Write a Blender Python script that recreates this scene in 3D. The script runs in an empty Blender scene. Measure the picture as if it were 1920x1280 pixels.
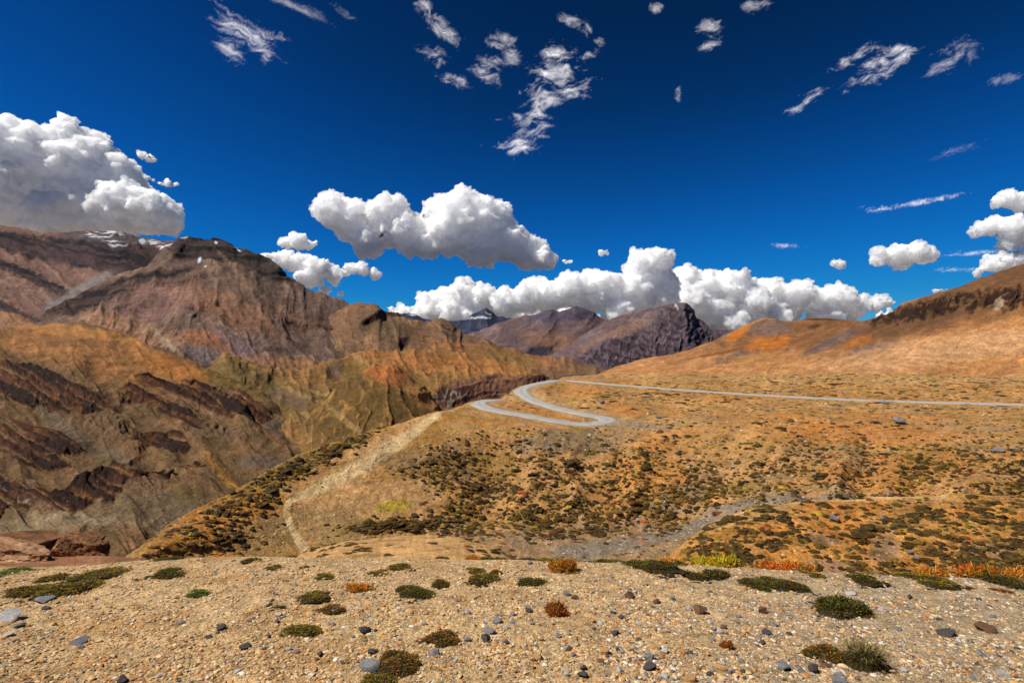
import bpy, bmesh, math, random
import numpy as np
from mathutils import Vector, Matrix, Euler

scene = bpy.context.scene
COL = scene.collection
random.seed(7)
RNG = np.random.default_rng(7)

# ------------------------------------------------------------------ camera, sky, sun, exposure
F = 960.0                      # focal length in photo pixels (18 mm on 36 mm, photo 1920 wide)
cam_data = bpy.data.cameras.new('camera')
cam_data.lens = 18.0
cam_data.sensor_width = 36.0
cam_data.clip_start = 0.05
cam_data.clip_end = 80000.0
cam = bpy.data.objects.new('camera', cam_data)
cam.location = (0, 0, 0)
cam.rotation_euler = (math.radians(90), 0, 0)
COL.objects.link(cam)
scene.camera = cam

SUN = Vector((-0.54, -0.17, 0.76)).normalized()      # towards the sun: high and to the left
SUN_EL = math.asin(SUN.z)
SUN_ROT = math.atan2(SUN.x, SUN.y)

world = bpy.data.worlds.new('World')
scene.world = world
world.use_nodes = True
wt = world.node_tree
wt.nodes.clear()
w_out = wt.nodes.new('ShaderNodeOutputWorld')
w_bg = wt.nodes.new('ShaderNodeBackground')
w_sky = wt.nodes.new('ShaderNodeTexSky')
w_sky.sky_type = 'NISHITA'
w_sky.sun_disc = False
w_sky.sun_elevation = SUN_EL
w_sky.sun_rotation = SUN_ROT
w_sky.altitude = 4600
w_sky.air_density = 1.0
w_sky.dust_density = 0.0
w_sky.ozone_density = 3.0
# the polariser and the film: one tone curve per channel over the whole sky
w_scl = wt.nodes.new('ShaderNodeVectorMath'); w_scl.operation = 'SCALE'; w_scl.inputs['Scale'].default_value = 0.12
w_crv = wt.nodes.new('ShaderNodeRGBCurve')
for ch, pts in ((0, [(0, 0), (.13, .004), (.25, .014), (.4, .04), (.7, .16), (1, .3)]),
                (1, [(0, 0), (.10, .022), (.141, .046), (.18, .085), (.222, .128), (.30, .205), (.452, .331), (.6, .43), (1, .66)]),
                (2, [(0, 0), (.18, .06), (.291, .199), (.35, .34), (.41, .47), (.46, .58), (.58, .77), (.745, .935), (1, 1)])):
    c = w_crv.mapping.curves[ch]
    c.points[0].location = pts[0]; c.points[1].location = pts[-1]
    for q in pts[1:-1]: c.points.new(*q)
w_crv.mapping.update()
w_mul = wt.nodes.new('ShaderNodeVectorMath'); w_mul.operation = 'SCALE'; w_mul.inputs['Scale'].default_value = 4.9
wt.links.new(w_sky.outputs[0], w_scl.inputs[0]); wt.links.new(w_scl.outputs[0], w_crv.inputs['Color'])
wt.links.new(w_crv.outputs[0], w_mul.inputs[0]); wt.links.new(w_mul.outputs[0], w_bg.inputs['Color'])
w_bg.inputs['Strength'].default_value = 0.081
wt.links.new(w_bg.outputs[0], w_out.inputs['Surface'])

sun_data = bpy.data.lights.new('sun', 'SUN')
sun_data.energy = 4.4
sun_data.angle = math.radians(0.53)
sun_data.color = (1.0, 0.95, 0.87)
sun = bpy.data.objects.new('sun', sun_data)
sun.rotation_euler = SUN.to_track_quat('Z', 'Y').to_euler()
COL.objects.link(sun)

vs = scene.view_settings
vs.view_transform = 'Standard'
vs.look = 'None'
vs.exposure = 0.62
vs.gamma = 1.0
vs.use_curve_mapping = False
scene.cycles.use_denoising = True
scene.cycles.denoising_input_passes = 'RGB_ALBEDO_NORMAL'
scene.cycles.denoising_prefilter = 'ACCURATE'
scene.cycles.volume_bounces = 3
scene.cycles.max_bounces = 8
scene.cycles.diffuse_bounces = 3
scene.cycles.transparent_max_bounces = 16
scene.cycles.caustics_reflective = False
scene.cycles.caustics_refractive = False

# ------------------------------------------------------------------ noise
_perm = np.random.RandomState(11).permutation(256).astype(np.int32)
PERM = np.concatenate([_perm, _perm, _perm])
_g = np.random.RandomState(12).normal(size=(256, 3))
GRAD = (_g / np.linalg.norm(_g, axis=1, keepdims=True)).astype(np.float32)

_a2 = np.random.RandomState(13).uniform(0, 2*np.pi, 256)
G2X = np.cos(_a2).astype(np.float32); G2Y = np.sin(_a2).astype(np.float32)

def perlin(x, y, z=None, seed=0):
    if z is None: return perlin2(x, y, seed)
    x = np.asarray(x, np.float64); y = np.asarray(y, np.float64)
    if z is None: z = np.zeros_like(x)
    x = x + seed * 17.13; y = y + seed * 5.71; z = np.asarray(z, np.float64) + seed * 9.37
    xi = np.floor(x); yi = np.floor(y); zi = np.floor(z)
    fx = (x - xi).astype(np.float32); fy = (y - yi).astype(np.float32); fz = (z - zi).astype(np.float32)
    xi = xi.astype(np.int64) & 255; yi = yi.astype(np.int64) & 255; zi = zi.astype(np.int64) & 255
    u = fx*fx*fx*(fx*(fx*6-15)+10); v = fy*fy*fy*(fy*(fy*6-15)+10); w = fz*fz*fz*(fz*(fz*6-15)+10)
    def g(ix, iy, iz, dx, dy, dz):
        h = PERM[PERM[PERM[(xi+ix) & 255] + ((yi+iy) & 255)] + ((zi+iz) & 255)]
        gr = GRAD[h]
        return gr[..., 0]*dx + gr[..., 1]*dy + gr[..., 2]*dz
    a = g(0,0,0,fx,fy,fz); b = g(1,0,0,fx-1,fy,fz); c = g(0,1,0,fx,fy-1,fz); d = g(1,1,0,fx-1,fy-1,fz)
    e = g(0,0,1,fx,fy,fz-1); f = g(1,0,1,fx-1,fy,fz-1); h = g(0,1,1,fx,fy-1,fz-1); i = g(1,1,1,fx-1,fy-1,fz-1)
    x0 = a+u*(b-a); x1 = c+u*(d-c); x2 = e+u*(f-e); x3 = h+u*(i-h)
    y0 = x0+v*(x1-x0); y1 = x2+v*(x3-x2)
    return (y0+w*(y1-y0))*1.5

def perlin2(x, y, seed=0):
    x, y = np.broadcast_arrays(np.asarray(x, np.float32)+np.float32(seed*17.13), np.asarray(y, np.float32)+np.float32(seed*5.71))
    xf = np.floor(x); yf = np.floor(y)
    fx = x-xf; fy = y-yf
    xi = xf.astype(np.int32) & 255; yi = yf.astype(np.int32) & 255
    u = fx*fx*(3-2*fx); v = fy*fy*(3-2*fy)
    p0 = PERM.take(xi); p1 = PERM.take(xi+1)
    def g(p, yy, dx, dy):
        h = PERM.take(p+yy)
        return G2X.take(h)*dx+G2Y.take(h)*dy
    a = g(p0, yi, fx, fy); b = g(p1, yi, fx-1, fy); c = g(p0, yi+1, fx, fy-1); d = g(p1, yi+1, fx-1, fy-1)
    a = a+u*(b-a); c = c+u*(d-c)
    return (a+v*(c-a))*np.float32(1.4)

def fbm(x, y, z=None, octv=5, seed=0, gain=0.5):
    s = 0; a = 1.0; t = 0; f = 1.0
    for k in range(octv):
        s = s + a*perlin(x*f, y*f, None if z is None else z*f, seed+k*3); t += a
        a *= gain; f *= 2.03
    return s/t

def ridged(x, y, z=None, octv=5, seed=0, gain=0.55):
    s = 0; a = 1.0; t = 0; f = 1.0; w = 1.0
    for k in range(octv):
        n = 1.0 - np.abs(perlin(x*f, y*f, None if z is None else z*f, seed+k*3))*1.6
        n = np.clip(n, 0, 1)**2 * w
        w = np.clip(n*1.6, 0.15, 1)
        s = s + a*n; t += a
        a *= gain; f *= 2.07
    return s/t

def sstep(a, b, x):
    t = np.clip((x-a)/(b-a), 0, 1)
    return t*t*(3-2*t)

def s2l(c):
    c = np.asarray(c, np.float64)/255.0
    return np.where(c <= 0.04045, c/12.92, ((c+0.055)/1.055)**2.4)

def rgba(c, k=1.0):
    l = s2l(c)*k
    return (float(l[0]), float(l[1]), float(l[2]), 1.0)

# ------------------------------------------------------------------ monotone cubic interpolation
def _slopes(xs, ys):
    h = np.diff(xs); h = h.reshape((-1,)+(1,)*(ys.ndim-1))
    d = np.diff(ys, axis=0)/h
    m = np.zeros_like(ys)
    s = (d[:-1]*d[1:]) > 0
    w1 = 2*h[1:]+h[:-1]; w2 = h[1:]+2*h[:-1]
    with np.errstate(divide='ignore', invalid='ignore'):
        mm = (w1+w2)/(w1/np.where(d[:-1]==0,1e-12,d[:-1])+w2/np.where(d[1:]==0,1e-12,d[1:]))
    m[1:-1] = np.where(s, mm, 0)
    m[0] = d[0]; m[-1] = d[-1]
    return m

def pchip(x, xs, ys):
    xs = np.asarray(xs, float); ys = np.asarray(ys, float)
    if len(xs) == 2: 
        t = np.clip((x-xs[0])/(xs[1]-xs[0]), 0, 1); t = t.reshape(t.shape+(1,)*(ys.ndim-1))
        return ys[0]+(ys[1]-ys[0])*t
    m = _slopes(xs, ys)
    xc = np.clip(x, xs[0], xs[-1])
    i = np.clip(np.searchsorted(xs, xc, side='right')-1, 0, len(xs)-2)
    h = xs[i+1]-xs[i]; t = (xc-xs[i])/h
    sh = t.shape+(1,)*(ys.ndim-1); t = t.reshape(sh); h = h.reshape(sh)
    return ((1+2*t)*(1-t)**2*ys[i]+t*(1-t)**2*h*m[i]+t*t*(3-2*t)*ys[i+1]+t*t*(t-1)*h*m[i+1])

def box(a, n, ax):
    c = np.cumsum(np.concatenate([np.repeat(a.take([0], ax), n+1, ax), a, np.repeat(a.take([-1], ax), n, ax)], ax), ax)
    L = a.shape[ax]
    return (c.take(np.arange(2*n+1, 2*n+1+L), ax)-c.take(np.arange(0, L), ax))/(2*n+1)

# ------------------------------------------------------------------ objects
def mesh_np(name, V, faces, mat=None, col=None, smooth=True, parent=None, link=True):
    me = bpy.data.meshes.new(name)
    V = np.ascontiguousarray(V, np.float32).reshape(-1, 3)
    faces = np.ascontiguousarray(faces, np.int32)
    n, k = faces.shape
    me.vertices.add(len(V)); me.vertices.foreach_set('co', V.ravel())
    me.loops.add(n*k); me.loops.foreach_set('vertex_index', faces.ravel())
    me.polygons.add(n); me.polygons.foreach_set('loop_start', np.arange(0, n*k, k, dtype=np.int32))
    me.polygons.foreach_set('loop_total', np.full(n, k, np.int32))
    me.polygons.foreach_set('use_smooth', np.full(n, smooth))
    me.update(calc_edges=True)
    if col is not None:
        at = me.color_attributes.new('Col', 'FLOAT_COLOR', 'POINT')
        c = np.ones((len(V), 4), np.float32); c[:, :3] = np.asarray(col).reshape(-1, 3)
        at.data.foreach_set('color', c.ravel())
    if mat: me.materials.append(mat)
    if not link: return me
    o = bpy.data.objects.new(name, me); COL.objects.link(o)
    if parent: o.parent = parent
    return o

def tag(o, label=None, cat=None, group=None, kind=None):
    if label: o['label'] = label
    if cat: o['category'] = cat
    if group: o['group'] = group
    if kind: o['kind'] = kind
    return o

def grid_faces(R, C):
    i = np.arange((R-1)*C).reshape(R-1, C)[:, :-1].ravel()
    return np.stack([i, i+1, i+C+1, i+C], 1)

# ------------------------------------------------------------------ materials
def new_mat(name):
    m = bpy.data.materials.new(name); m.use_nodes = True
    nt = m.node_tree; nt.nodes.clear()
    out = nt.nodes.new('ShaderNodeOutputMaterial'); b = nt.nodes.new('ShaderNodeBsdfPrincipled')
    b.inputs['Roughness'].default_value = 0.95
    b.inputs['Specular IOR Level'].default_value = 0.12
    nt.links.new(b.outputs[0], out.inputs['Surface'])
    return m, nt, b

def noise_node(nt, vec, scale, detail=4, rough=0.6, dist=0.0):
    n = nt.nodes.new('ShaderNodeTexNoise'); n.inputs['Scale'].default_value = scale
    n.inputs['Detail'].default_value = detail; n.inputs['Roughness'].default_value = rough
    n.inputs['Distortion'].default_value = dist
    nt.links.new(vec, n.inputs['Vector']); return n.outputs['Fac']

def ramp(nt, fac, stops):
    r = nt.nodes.new('ShaderNodeValToRGB'); els = r.color_ramp.elements
    while len(els) < len(stops): els.new(0.5)
    for e, (p, c) in zip(els, stops):
        e.position = p; e.color = (c, c, c, 1) if isinstance(c, (int, float)) else c
    nt.links.new(fac, r.inputs['Fac']); return r.outputs['Color']

def mixc(nt, a, b, fac, mode='MIX'):
    m = nt.nodes.new('ShaderNodeMix'); m.data_type = 'RGBA'; m.blend_type = mode
    for s, v in ((6, a), (7, b), (0, fac)):
        if isinstance(v, (int, float)): m.inputs[s].default_value = v
        elif isinstance(v, tuple): m.inputs[s].default_value = v
        else: nt.links.new(v, m.inputs[s])
    return m.outputs[2]

def terrain_mat(name, feat, bump=1.0, contrast=0.35, stones=0.0):
    """vertex colour laid down by the builder, broken up by grain of real size FEAT metres"""
    m, nt, b = new_mat(name)
    tc = nt.nodes.new('ShaderNodeTexCoord'); v = tc.outputs['Object']
    at = nt.nodes.new('ShaderNodeAttribute'); at.attribute_name = 'Col'
    n1 = noise_node(nt, v, 1.0/(feat*9), 6, 0.65, 0.4)
    n2 = noise_node(nt, v, 1.0/feat, 5, 0.72)
    r1 = ramp(nt, n1, [(0.3, 1-contrast*0.6), (0.7, 1+contrast*0.45)])
    r2 = ramp(nt, n2, [(0.32, 1-contrast), (0.68, 1+contrast*0.7)])
    c = mixc(nt, at.outputs['Color'], r1, 1.0, 'MULTIPLY')
    c = mixc(nt, c, r2, 1.0, 'MULTIPLY')
    if stones > 0:
        vo = nt.nodes.new('ShaderNodeTexVoronoi'); vo.inputs['Scale'].default_value = 1.0/(feat*1.6)
        nt.links.new(v, vo.inputs['Vector'])
        sp = ramp(nt, vo.outputs['Distance'], [(0.16, 1.0), (0.26, 0.0)])
        hue = nt.nodes.new('ShaderNodeSeparateColor'); nt.links.new(vo.outputs['Color'], hue.inputs[0])
        sel = ramp(nt, hue.outputs[0], [(1-stones, 0.0), (1-stones+0.02, 1.0)])
        f = mixc(nt, sp, sel, 1.0, 'MULTIPLY')
        sc = ramp(nt, hue.outputs[1], [(0.0, rgba((95, 80, 70), .7)), (0.5, rgba((150, 135, 120), .8)), (1.0, rgba((225, 215, 205), .8))])
        c = mixc(nt, c, sc, f)
    nt.links.new(c, b.inputs['Base Color'])
    bp = nt.nodes.new('ShaderNodeBump'); bp.inputs['Strength'].default_value = 0.7
    bp.inputs['Distance'].default_value = feat*0.55*bump
    nt.links.new(n2, bp.inputs['Height'])
    bp2 = nt.nodes.new('ShaderNodeBump'); bp2.inputs['Strength'].default_value = 0.6
    bp2.inputs['Distance'].default_value = feat*2.5*bump
    nt.links.new(n1, bp2.inputs['Height']); nt.links.new(bp.outputs[0], bp2.inputs['Normal'])
    nt.links.new(bp2.outputs[0], b.inputs['Normal'])
    return m

# ------------------------------------------------------------------ terrain sheets
ALB = 0.62          # the colours below are read as seen in full sun; this turns them into base colours

class Sheet:
    """a stretch of ground lofted through level lines; each line is a list of (column, row, distance)
    surveyed from the viewpoint, and the lines run from the nearest to the farthest"""
    def __init__(s, curves, px0, px1, step, rpp, wide=None, minrows=3):
        pxs = np.arange(px0, px1+step, step)
        s.px = pxs
        PY = []; LD = []
        for c in curves:
            c = sorted(c); a = np.array(c, float)
            PY.append(pchip(pxs, a[:, 0], a[:, 1])); LD.append(pchip(pxs, a[:, 0], np.log(a[:, 2])))
        PY = np.array(PY); LD = np.array(LD)
        vs_ = [0.0]
        vis = (pxs > -60) & (pxs < 1980)
        if vis.sum() < 3: vis[:] = True
        for k in range(len(curves)-1):
            n = max(minrows, int(np.mean(np.abs(PY[k+1]-PY[k])[vis])*rpp))
            vs_ += list(k+np.arange(1, n+1)/n)
        s.v = np.array(vs_)
        ks = np.arange(len(curves), dtype=float)
        s.py = pchip(s.v, ks, PY); s.lD = pchip(s.v, ks, LD)
        s.R, s.C = s.py.shape
        s.PX = np.broadcast_to(pxs[None, :], s.py.shape).copy()
        s.col = np.zeros(s.py.shape+(3,)); s.col[:] = s2l((190, 140, 90))
        s.V = s.v[:, None]+0*s.py
    def cliffs(s, mask, keep=0.06, reach=22):
        """turn the masked stretches into faces: the ground stops receding there and recedes faster just above and below"""
        d = np.diff(s.lD, axis=0); m = 0.5*(mask[1:]+mask[:-1])
        cut = np.where(d > 0, d*(1-keep)*m, 0)
        row = np.maximum(np.abs(np.diff(s.py, axis=0)).mean(1), 0.3)
        nv = int(np.clip(reach/np.median(row), 3, 80)); nh = int(max(3, reach*0.8/(s.px[1]-s.px[0])))
        cut = box(cut, 2, 1); cut = np.minimum(cut, np.maximum(d, 0))
        k = box(box(cut, nv, 0), nv//2+1, 0)
        nd = d-cut+k
        s.lD = np.concatenate([s.lD[:1], s.lD[0]+np.cumsum(nd, 0)])
    def world(s):
        D = np.exp(s.lD)
        s.P = np.stack([(s.PX-960)/F*D, D, -(s.py-640)/F*D], -1)
        return s.P
    def normals(s):
        du = np.gradient(s.P, axis=1); dv = np.gradient(s.P, axis=0)
        n = np.cross(du, dv); n /= np.maximum(np.linalg.norm(n, axis=-1, keepdims=True), 1e-9)
        n[n[..., 2] < 0] *= 1
        return n
    def disp(s, h_px):
        """push outwards along the normal, h_px in photo pixels at that distance"""
        n = s.normals(); s.P = s.P+n*(h_px*s.P[..., 1]/F)[..., None]
    def lift(s, h):
        s.P[..., 2] += h
    def paint(s, rgb, m):
        m = np.clip(m, 0, 1)[..., None]
        s.col = s.col*(1-m)+s2l(rgb)*m
    def blob(s, cx, cy, rx, ry, rot=0, edge=0.35, seed=0, wob=0.35, nsc=None):
        a = math.radians(rot); dx = s.PX-cx; dy = s.py-cy
        u = (dx*math.cos(a)+dy*math.sin(a))/rx; w = (-dx*math.sin(a)+dy*math.cos(a))/ry
        nsc = nsc or 0.8*min(rx, ry)
        r = np.sqrt(u*u+w*w); out = np.zeros(s.py.shape)
        m = r < 1+edge+wob*1.2
        if not m.any(): return out
        rr = r[m]+wob*fbm(s.PX[m]/nsc, s.py[m]/nsc, octv=4, seed=seed+40)*1.6
        out[m] = 1-sstep(1-edge, 1+edge, rr)
        return out
    def build(s, name, mat, kind='structure', flip=False):
        m = getattr(s, 'mottle', 1.0)
        t = m*(.34*fbm(s.PX/70, s.py/40, octv=4, seed=701)+.42*fbm(s.PX/13, s.py/7, octv=5, seed=702, gain=.7))
        a = np.radians(getattr(s, 'fall', 90.0)); al = s.PX*np.cos(a)+s.py*np.sin(a); ac = -s.PX*np.sin(a)+s.py*np.cos(a)
        wv = fbm(s.PX/45, s.py/45, octv=3, seed=704)*1.6
        t = t+getattr(s, 'run', .5)*fbm(ac/7+wv, al/46+wv, octv=5, seed=703, gain=.62)
        wh = sstep(.42, .6, s.col.min(-1))
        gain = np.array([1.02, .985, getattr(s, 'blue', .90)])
        s.col = s.col*np.exp(t*(1-.7*wh))[..., None]*(gain*(1-wh[..., None])+wh[..., None])
        lu = s.col.mean(-1, keepdims=True); s.col = np.clip(lu+(s.col-lu)*1.04, .004, 1)
        f = grid_faces(s.R, s.C)
        o = mesh_np(name, s.P, f, mat, s.col*ALB)
        if kind: o['kind'] = kind
        s.QX = s.P[..., 0]/s.P[..., 1]*F+960; s.QY = 640-s.P[..., 2]/s.P[..., 1]*F
        s.obj = o
        return o
    def at(s, px, py, dmax=None):
        d = (s.QX-px)**2+((s.QY-py)*1.0)**2
        i = np.argmin(d)
        return s.P.reshape(-1, 3)[i].copy()

def streaks(s, ang, lx, ly, seed=0, octv=5, warp=0.4):
    """ribs running down the slope along ANG degrees (0 = to the right, 90 = straight down)"""
    a = math.radians(ang)
    along = s.PX*math.cos(a)+s.py*math.sin(a); across = -s.PX*math.sin(a)+s.py*math.cos(a)
    wv = warp*fbm(s.PX/(lx*2), s.py/(lx*2), octv=3, seed=seed+9)
    return ridged(across/lx+wv*2, along/ly+wv, octv=octv, seed=seed)

def bands(s, ang, thick, seed=0, warp=0.6):
    """rock beds dipping at ANG degrees"""
    a = math.radians(ang)
    across = -s.PX*math.sin(a)+s.py*math.cos(a)
    along = s.PX*math.cos(a)+s.py*math.sin(a)
    w = warp*fbm(s.PX/(thick*9), s.py/(thick*9), octv=4, seed=seed)
    return perlin(across/thick+w*3, along/(thick*16), seed=seed+5)
# ================================================================== FAR MOUNTAINS
M_far = terrain_mat('far_rock', 9.0, 1.4, 0.5)
M_mid = terrain_mat('mountain_scree', 4.0, 1.7, 0.55)
M_can = terrain_mat('canyon_earth', 0.9, 2.0, 0.6, 0.03)
M_hill = terrain_mat('hill_earth', 1.2, 1.7, 0.55)
M_slope = terrain_mat('stony_slope', 0.32, 1.8, 0.6, 0.2)
M_near = terrain_mat('gravel_earth', 0.018, 2.0, 0.7, 0.5)

def simple_mountain(name, crest, dist, base_py, base_d, px0, px1, step, rpp, midf=(0.5,), seed=0, back=1.25):
    """crest = silhouette, dist = its distance; slopes down to base"""
    cr = [(x, y, dist(x) if callable(dist) else dist) for x, y in crest]
    xs = [c[0] for c in cr]
    bp = lambda x: base_py(x) if callable(base_py) else base_py
    bd = lambda x: base_d(x) if callable(base_d) else base_d
    low = [(x, bp(x)+50, bd(x)*0.85) for x in xs]
    base = [(x, bp(x), bd(x)) for x in xs]
    mids = []
    for k, f in enumerate(midf):
        mids.append([(x, bp(x)+(y-bp(x))*f+0*x, bd(x)*(d/bd(x))**(f*0.9)) for x, y, d in cr])
    bk = [(x, y+25, d*back) for x, y, d in cr]
    bk2 = [(x, y+200, d*back*1.4) for x, y, d in cr]
    return Sheet([low, base]+mids+[cr, bk, bk2], px0, px1, step, rpp)

def crest_fade(s, crest_v, w=0.5):
    return sstep(0.0, w, np.abs(s.V-crest_v))

# E0 low blue ridge and the snowy horn
s = simple_mountain('m', [(640, 600), (747, 588), (773, 588), (797, 597), (848, 601), (874, 598), (887, 587), (899, 584), (907, 579), (913, 576), (918, 580), (924, 585), (936, 592), (942, 592), (949, 595), (974, 600), (1040, 620), (1200, 660)],
                    5600, 640, 4300, 560, 1240, 2.0, 1.1)
st = streaks(s, 115, 16, 60, 3)
b = bands(s, 12, 4.5, 4)
s.paint((58, 64, 84), np.ones_like(s.py))  # dark blue of distance and cloud shadow put into the rock colour
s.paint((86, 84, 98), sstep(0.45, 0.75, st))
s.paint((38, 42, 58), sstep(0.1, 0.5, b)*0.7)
s.cliffs(s.blob(910, 588, 34, 14, 0, seed=3)*sstep(0, .3, b)*0.8)
snow = s.blob(898, 595.5, 22, 1.3, -2, edge=.3, seed=2, wob=.3)*.9+s.blob(916, 588, 7, .9, 25, seed=6)*.6+s.blob(775, 590, 9, 1.6, 5)*.7
s.world(); s.disp((st-0.4)*3+fbm(s.PX/14, s.py/14, octv=4, seed=5)*2)
s.paint((235, 238, 245), snow)
s.blue = 1.06; s.fall = 115; s.build('mountain', M_far)  # blue raised in the colour in place of haze

# E2 grey brown ridge
s = simple_mountain('m', [(840, 640), (900, 620), (949, 600), (974, 593), (1003, 588), (1020, 580), (1030, 578), (1036, 580), (1049, 584), (1071, 577), (1078, 574), (1084, 575), (1097, 579), (1120, 590), (1139, 601), (1200, 640), (1300, 680)],
                    3900, lambda x: 675, 2300, 800, 1320, 1.6, 1.1, midf=(0.35, 0.7))
st = streaks(s, 140, 26, 90, 13, octv=6); b = bands(s, 18, 5, 14)
s.paint((112, 92, 88), np.ones_like(s.py))
s.paint((136, 116, 108), sstep(0.4, 0.7, st)*.8)
s.paint((86, 80, 92), s.blob(1060, 588, 70, 18, -5, seed=3)*.9)
s.paint((150, 112, 84), s.blob(1040, 640, 60, 16, 10, seed=4)*.7)
s.paint((70, 60, 66), sstep(0.15, 0.5, b)*s.blob(1090, 612, 60, 22, 10, seed=6)*.7)
s.paint((58, 52, 60), s.blob(1010, 660, 25, 12, -20, seed=7))
s.cliffs(s.blob(1010, 660, 30, 14, -20, seed=7)*.8)
s.world(); s.disp((st-0.4)*4.5+fbm(s.PX/16, s.py/16, octv=5, seed=15)*2)
s.blue = 1.06; s.fall = 140; s.build('mountain', M_far)  # distance haze tinted into the colour as extra blue

# E3 cliffed massif right of the centre
E3C = [(1139, 602), (1158, 593), (1197, 584), (1225, 577), (1242, 572), (1268, 568), (1284, 567), (1297, 576), (1303, 585), (1304, 593), (1318, 601), (1332, 614), (1352, 618), (1375, 622)]
s = simple_mountain('m', [(1000, 690), (1060, 650), (1139, 602), (1158, 593), (1197, 584), (1225, 577), (1242, 572), (1258, 569), (1268, 568), (1284, 567), (1297, 576), (1303, 585), (1304, 593), (1318, 601), (1332, 614), (1352, 618), (1375, 622), (1420, 650), (1500, 690)],
                    2500, lambda x: 692, 1250, 960, 1520, 1.5, 1.3, midf=(0.3, 0.62))
st = streaks(s, 150, 22, 90, 23, octv=6); st2 = streaks(s, 100, 13, 30, 24, octv=5); b = bands(s, 20, 6, 24)
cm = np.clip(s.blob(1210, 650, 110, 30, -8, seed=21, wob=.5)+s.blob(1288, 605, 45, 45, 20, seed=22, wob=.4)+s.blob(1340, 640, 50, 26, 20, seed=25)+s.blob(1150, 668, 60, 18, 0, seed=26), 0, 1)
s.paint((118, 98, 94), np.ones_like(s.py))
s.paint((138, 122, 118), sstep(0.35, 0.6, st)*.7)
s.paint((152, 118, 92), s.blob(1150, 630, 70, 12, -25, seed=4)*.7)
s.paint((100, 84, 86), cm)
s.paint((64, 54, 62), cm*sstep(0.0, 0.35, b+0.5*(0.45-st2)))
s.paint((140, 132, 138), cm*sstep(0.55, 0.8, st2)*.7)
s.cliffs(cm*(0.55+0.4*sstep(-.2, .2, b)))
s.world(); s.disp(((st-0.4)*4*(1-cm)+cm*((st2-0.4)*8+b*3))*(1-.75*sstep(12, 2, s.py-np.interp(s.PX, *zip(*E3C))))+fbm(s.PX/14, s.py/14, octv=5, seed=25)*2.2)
s.paint((225, 228, 235), s.blob(1268, 574, 6, 2.5, 60, seed=3)*.8)
s.blue = 1.06; s.fall = 150; s.build('mountain', M_far)  # extra blue in the colour stands for the air between

# ================================================================== LEFT: snow-streaked back mountain
crD1 = [(-500, 400), (-200, 395), (0, 420), (33, 425), (60, 433), (90, 437), (127, 435), (160, 434), (187, 432), (213, 432), (235, 436), (253, 440), (287, 448), (327, 450), (400, 470), (520, 540), (640, 600)]
s = simple_mountain('m', crD1, 2900, lambda x: 612, lambda x: 1150, -500, 640, 2.0, 1.1, midf=(0.3, 0.62))
st = streaks(s, 35, 34, 120, 33, octv=6); b = bands(s, 14, 9, 34)
s.paint((132, 102, 90), np.ones_like(s.py))
s.paint((160, 126, 110), sstep(0.35, 0.6, st)*.6)
cm = np.clip(s.blob(60, 462, 160, 20, 12, seed=31, wob=.4)+s.blob(220, 476, 110, 32, 8, seed=32, wob=.4)+s.blob(60, 520, 90, 10, 24, seed=36, wob=.5)+s.blob(40, 590, 80, 9, 24, seed=37, wob=.4), 0, 1)
s.paint((76, 58, 58), cm)
s.paint((38, 32, 38), cm*sstep(-.05, 0.2, b))
s.paint((92, 84, 84), s.blob(215, 445, 100, 12, 3, seed=35)*.8)
s.paint((142, 132, 126), s.blob(150, 545, 70, 11, -32, seed=38, wob=.15)+s.blob(115, 590, 40, 22, 50, seed=39, wob=.15))
s.paint((178, 132, 92), s.blob(20, 600, 60, 14, 15, seed=33)*.6)
s.cliffs(cm*sstep(-.1, .25, b)*.9)
s.world(); s.disp(((st-0.4)*6+cm*b*3+fbm(s.PX/18, s.py/18, octv=5, seed=35)*2.5+fbm(s.PX/9, s.py/6, octv=4, seed=30)*1.4)*(1-.8*s.blob(140, 565, 80, 30, -40, wob=.1)))
b2 = bands(s, 4, 3.0, 77, warp=.9)
snow = sstep(0.05, 0.25, b2)*(s.blob(213, 447, 26, 14, 25, seed=41, wob=.25)+s.blob(180, 440, 22, 5, 0, seed=43, wob=.3))+s.blob(266, 451, 6, 4, 0, seed=42)+sstep(0.0, .2, b2)*s.blob(305, 455, 26, 7, 5, seed=44)+s.blob(312, 460, 14, 1.7, -25, seed=45)
s.paint((232, 236, 245), snow)
s.blue = .97; s.fall = 38; s.build('mountain', M_mid)

# ================================================================== LEFT: banded pyramid
crD2 = [(-60, 650), (0, 628), (60, 598), (100, 572), (140, 554), (173, 534), (213, 518), (267, 501), (293, 478), (320, 461), (337, 444), (360, 445), (393, 450), (400, 447), (415, 448), (430, 453), (447, 465), (460, 466), (473, 473), (500, 482), (520, 496), (540, 517), (567, 532), (593, 547), (640, 559), (660, 572), (700, 590), (760, 625), (850, 665), (950, 700), (1050, 720)]
dD2 = [1100, 1150, 1250, 1350, 1450, 1550, 1650, 1800, 1900, 1980, 2050, 2100, 2100, 2100, 2100, 2080, 2050, 2030, 2000, 1950, 1900, 1850, 1800, 1750, 1650, 1600, 1500, 1350, 1150, 1000, 900]
cr = [(x, y, d) for (x, y), d in zip(crD2, dD2)]
mid1 = [(-60, 656, 1050), (60, 606, 1180), (100, 584, 1250), (140, 572, 1300), (213, 545, 1400), (293, 510, 1560), (337, 490, 1680), (400, 485, 1720), (447, 498, 1680), (500, 525, 1560), (567, 560, 1450), (640, 590, 1350), (760, 642, 1150), (950, 705, 950), (1050, 722, 880)]
mid2 = [(-60, 660, 1000), (60, 612, 1100), (140, 588, 1130), (213, 575, 1150), (300, 556, 1200), (350, 545, 1260), (430, 545, 1250), (500, 572, 1180), (567, 600, 1120), (640, 628, 1060), (760, 660, 960), (950, 712, 860), (1050, 724, 840)]
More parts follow.
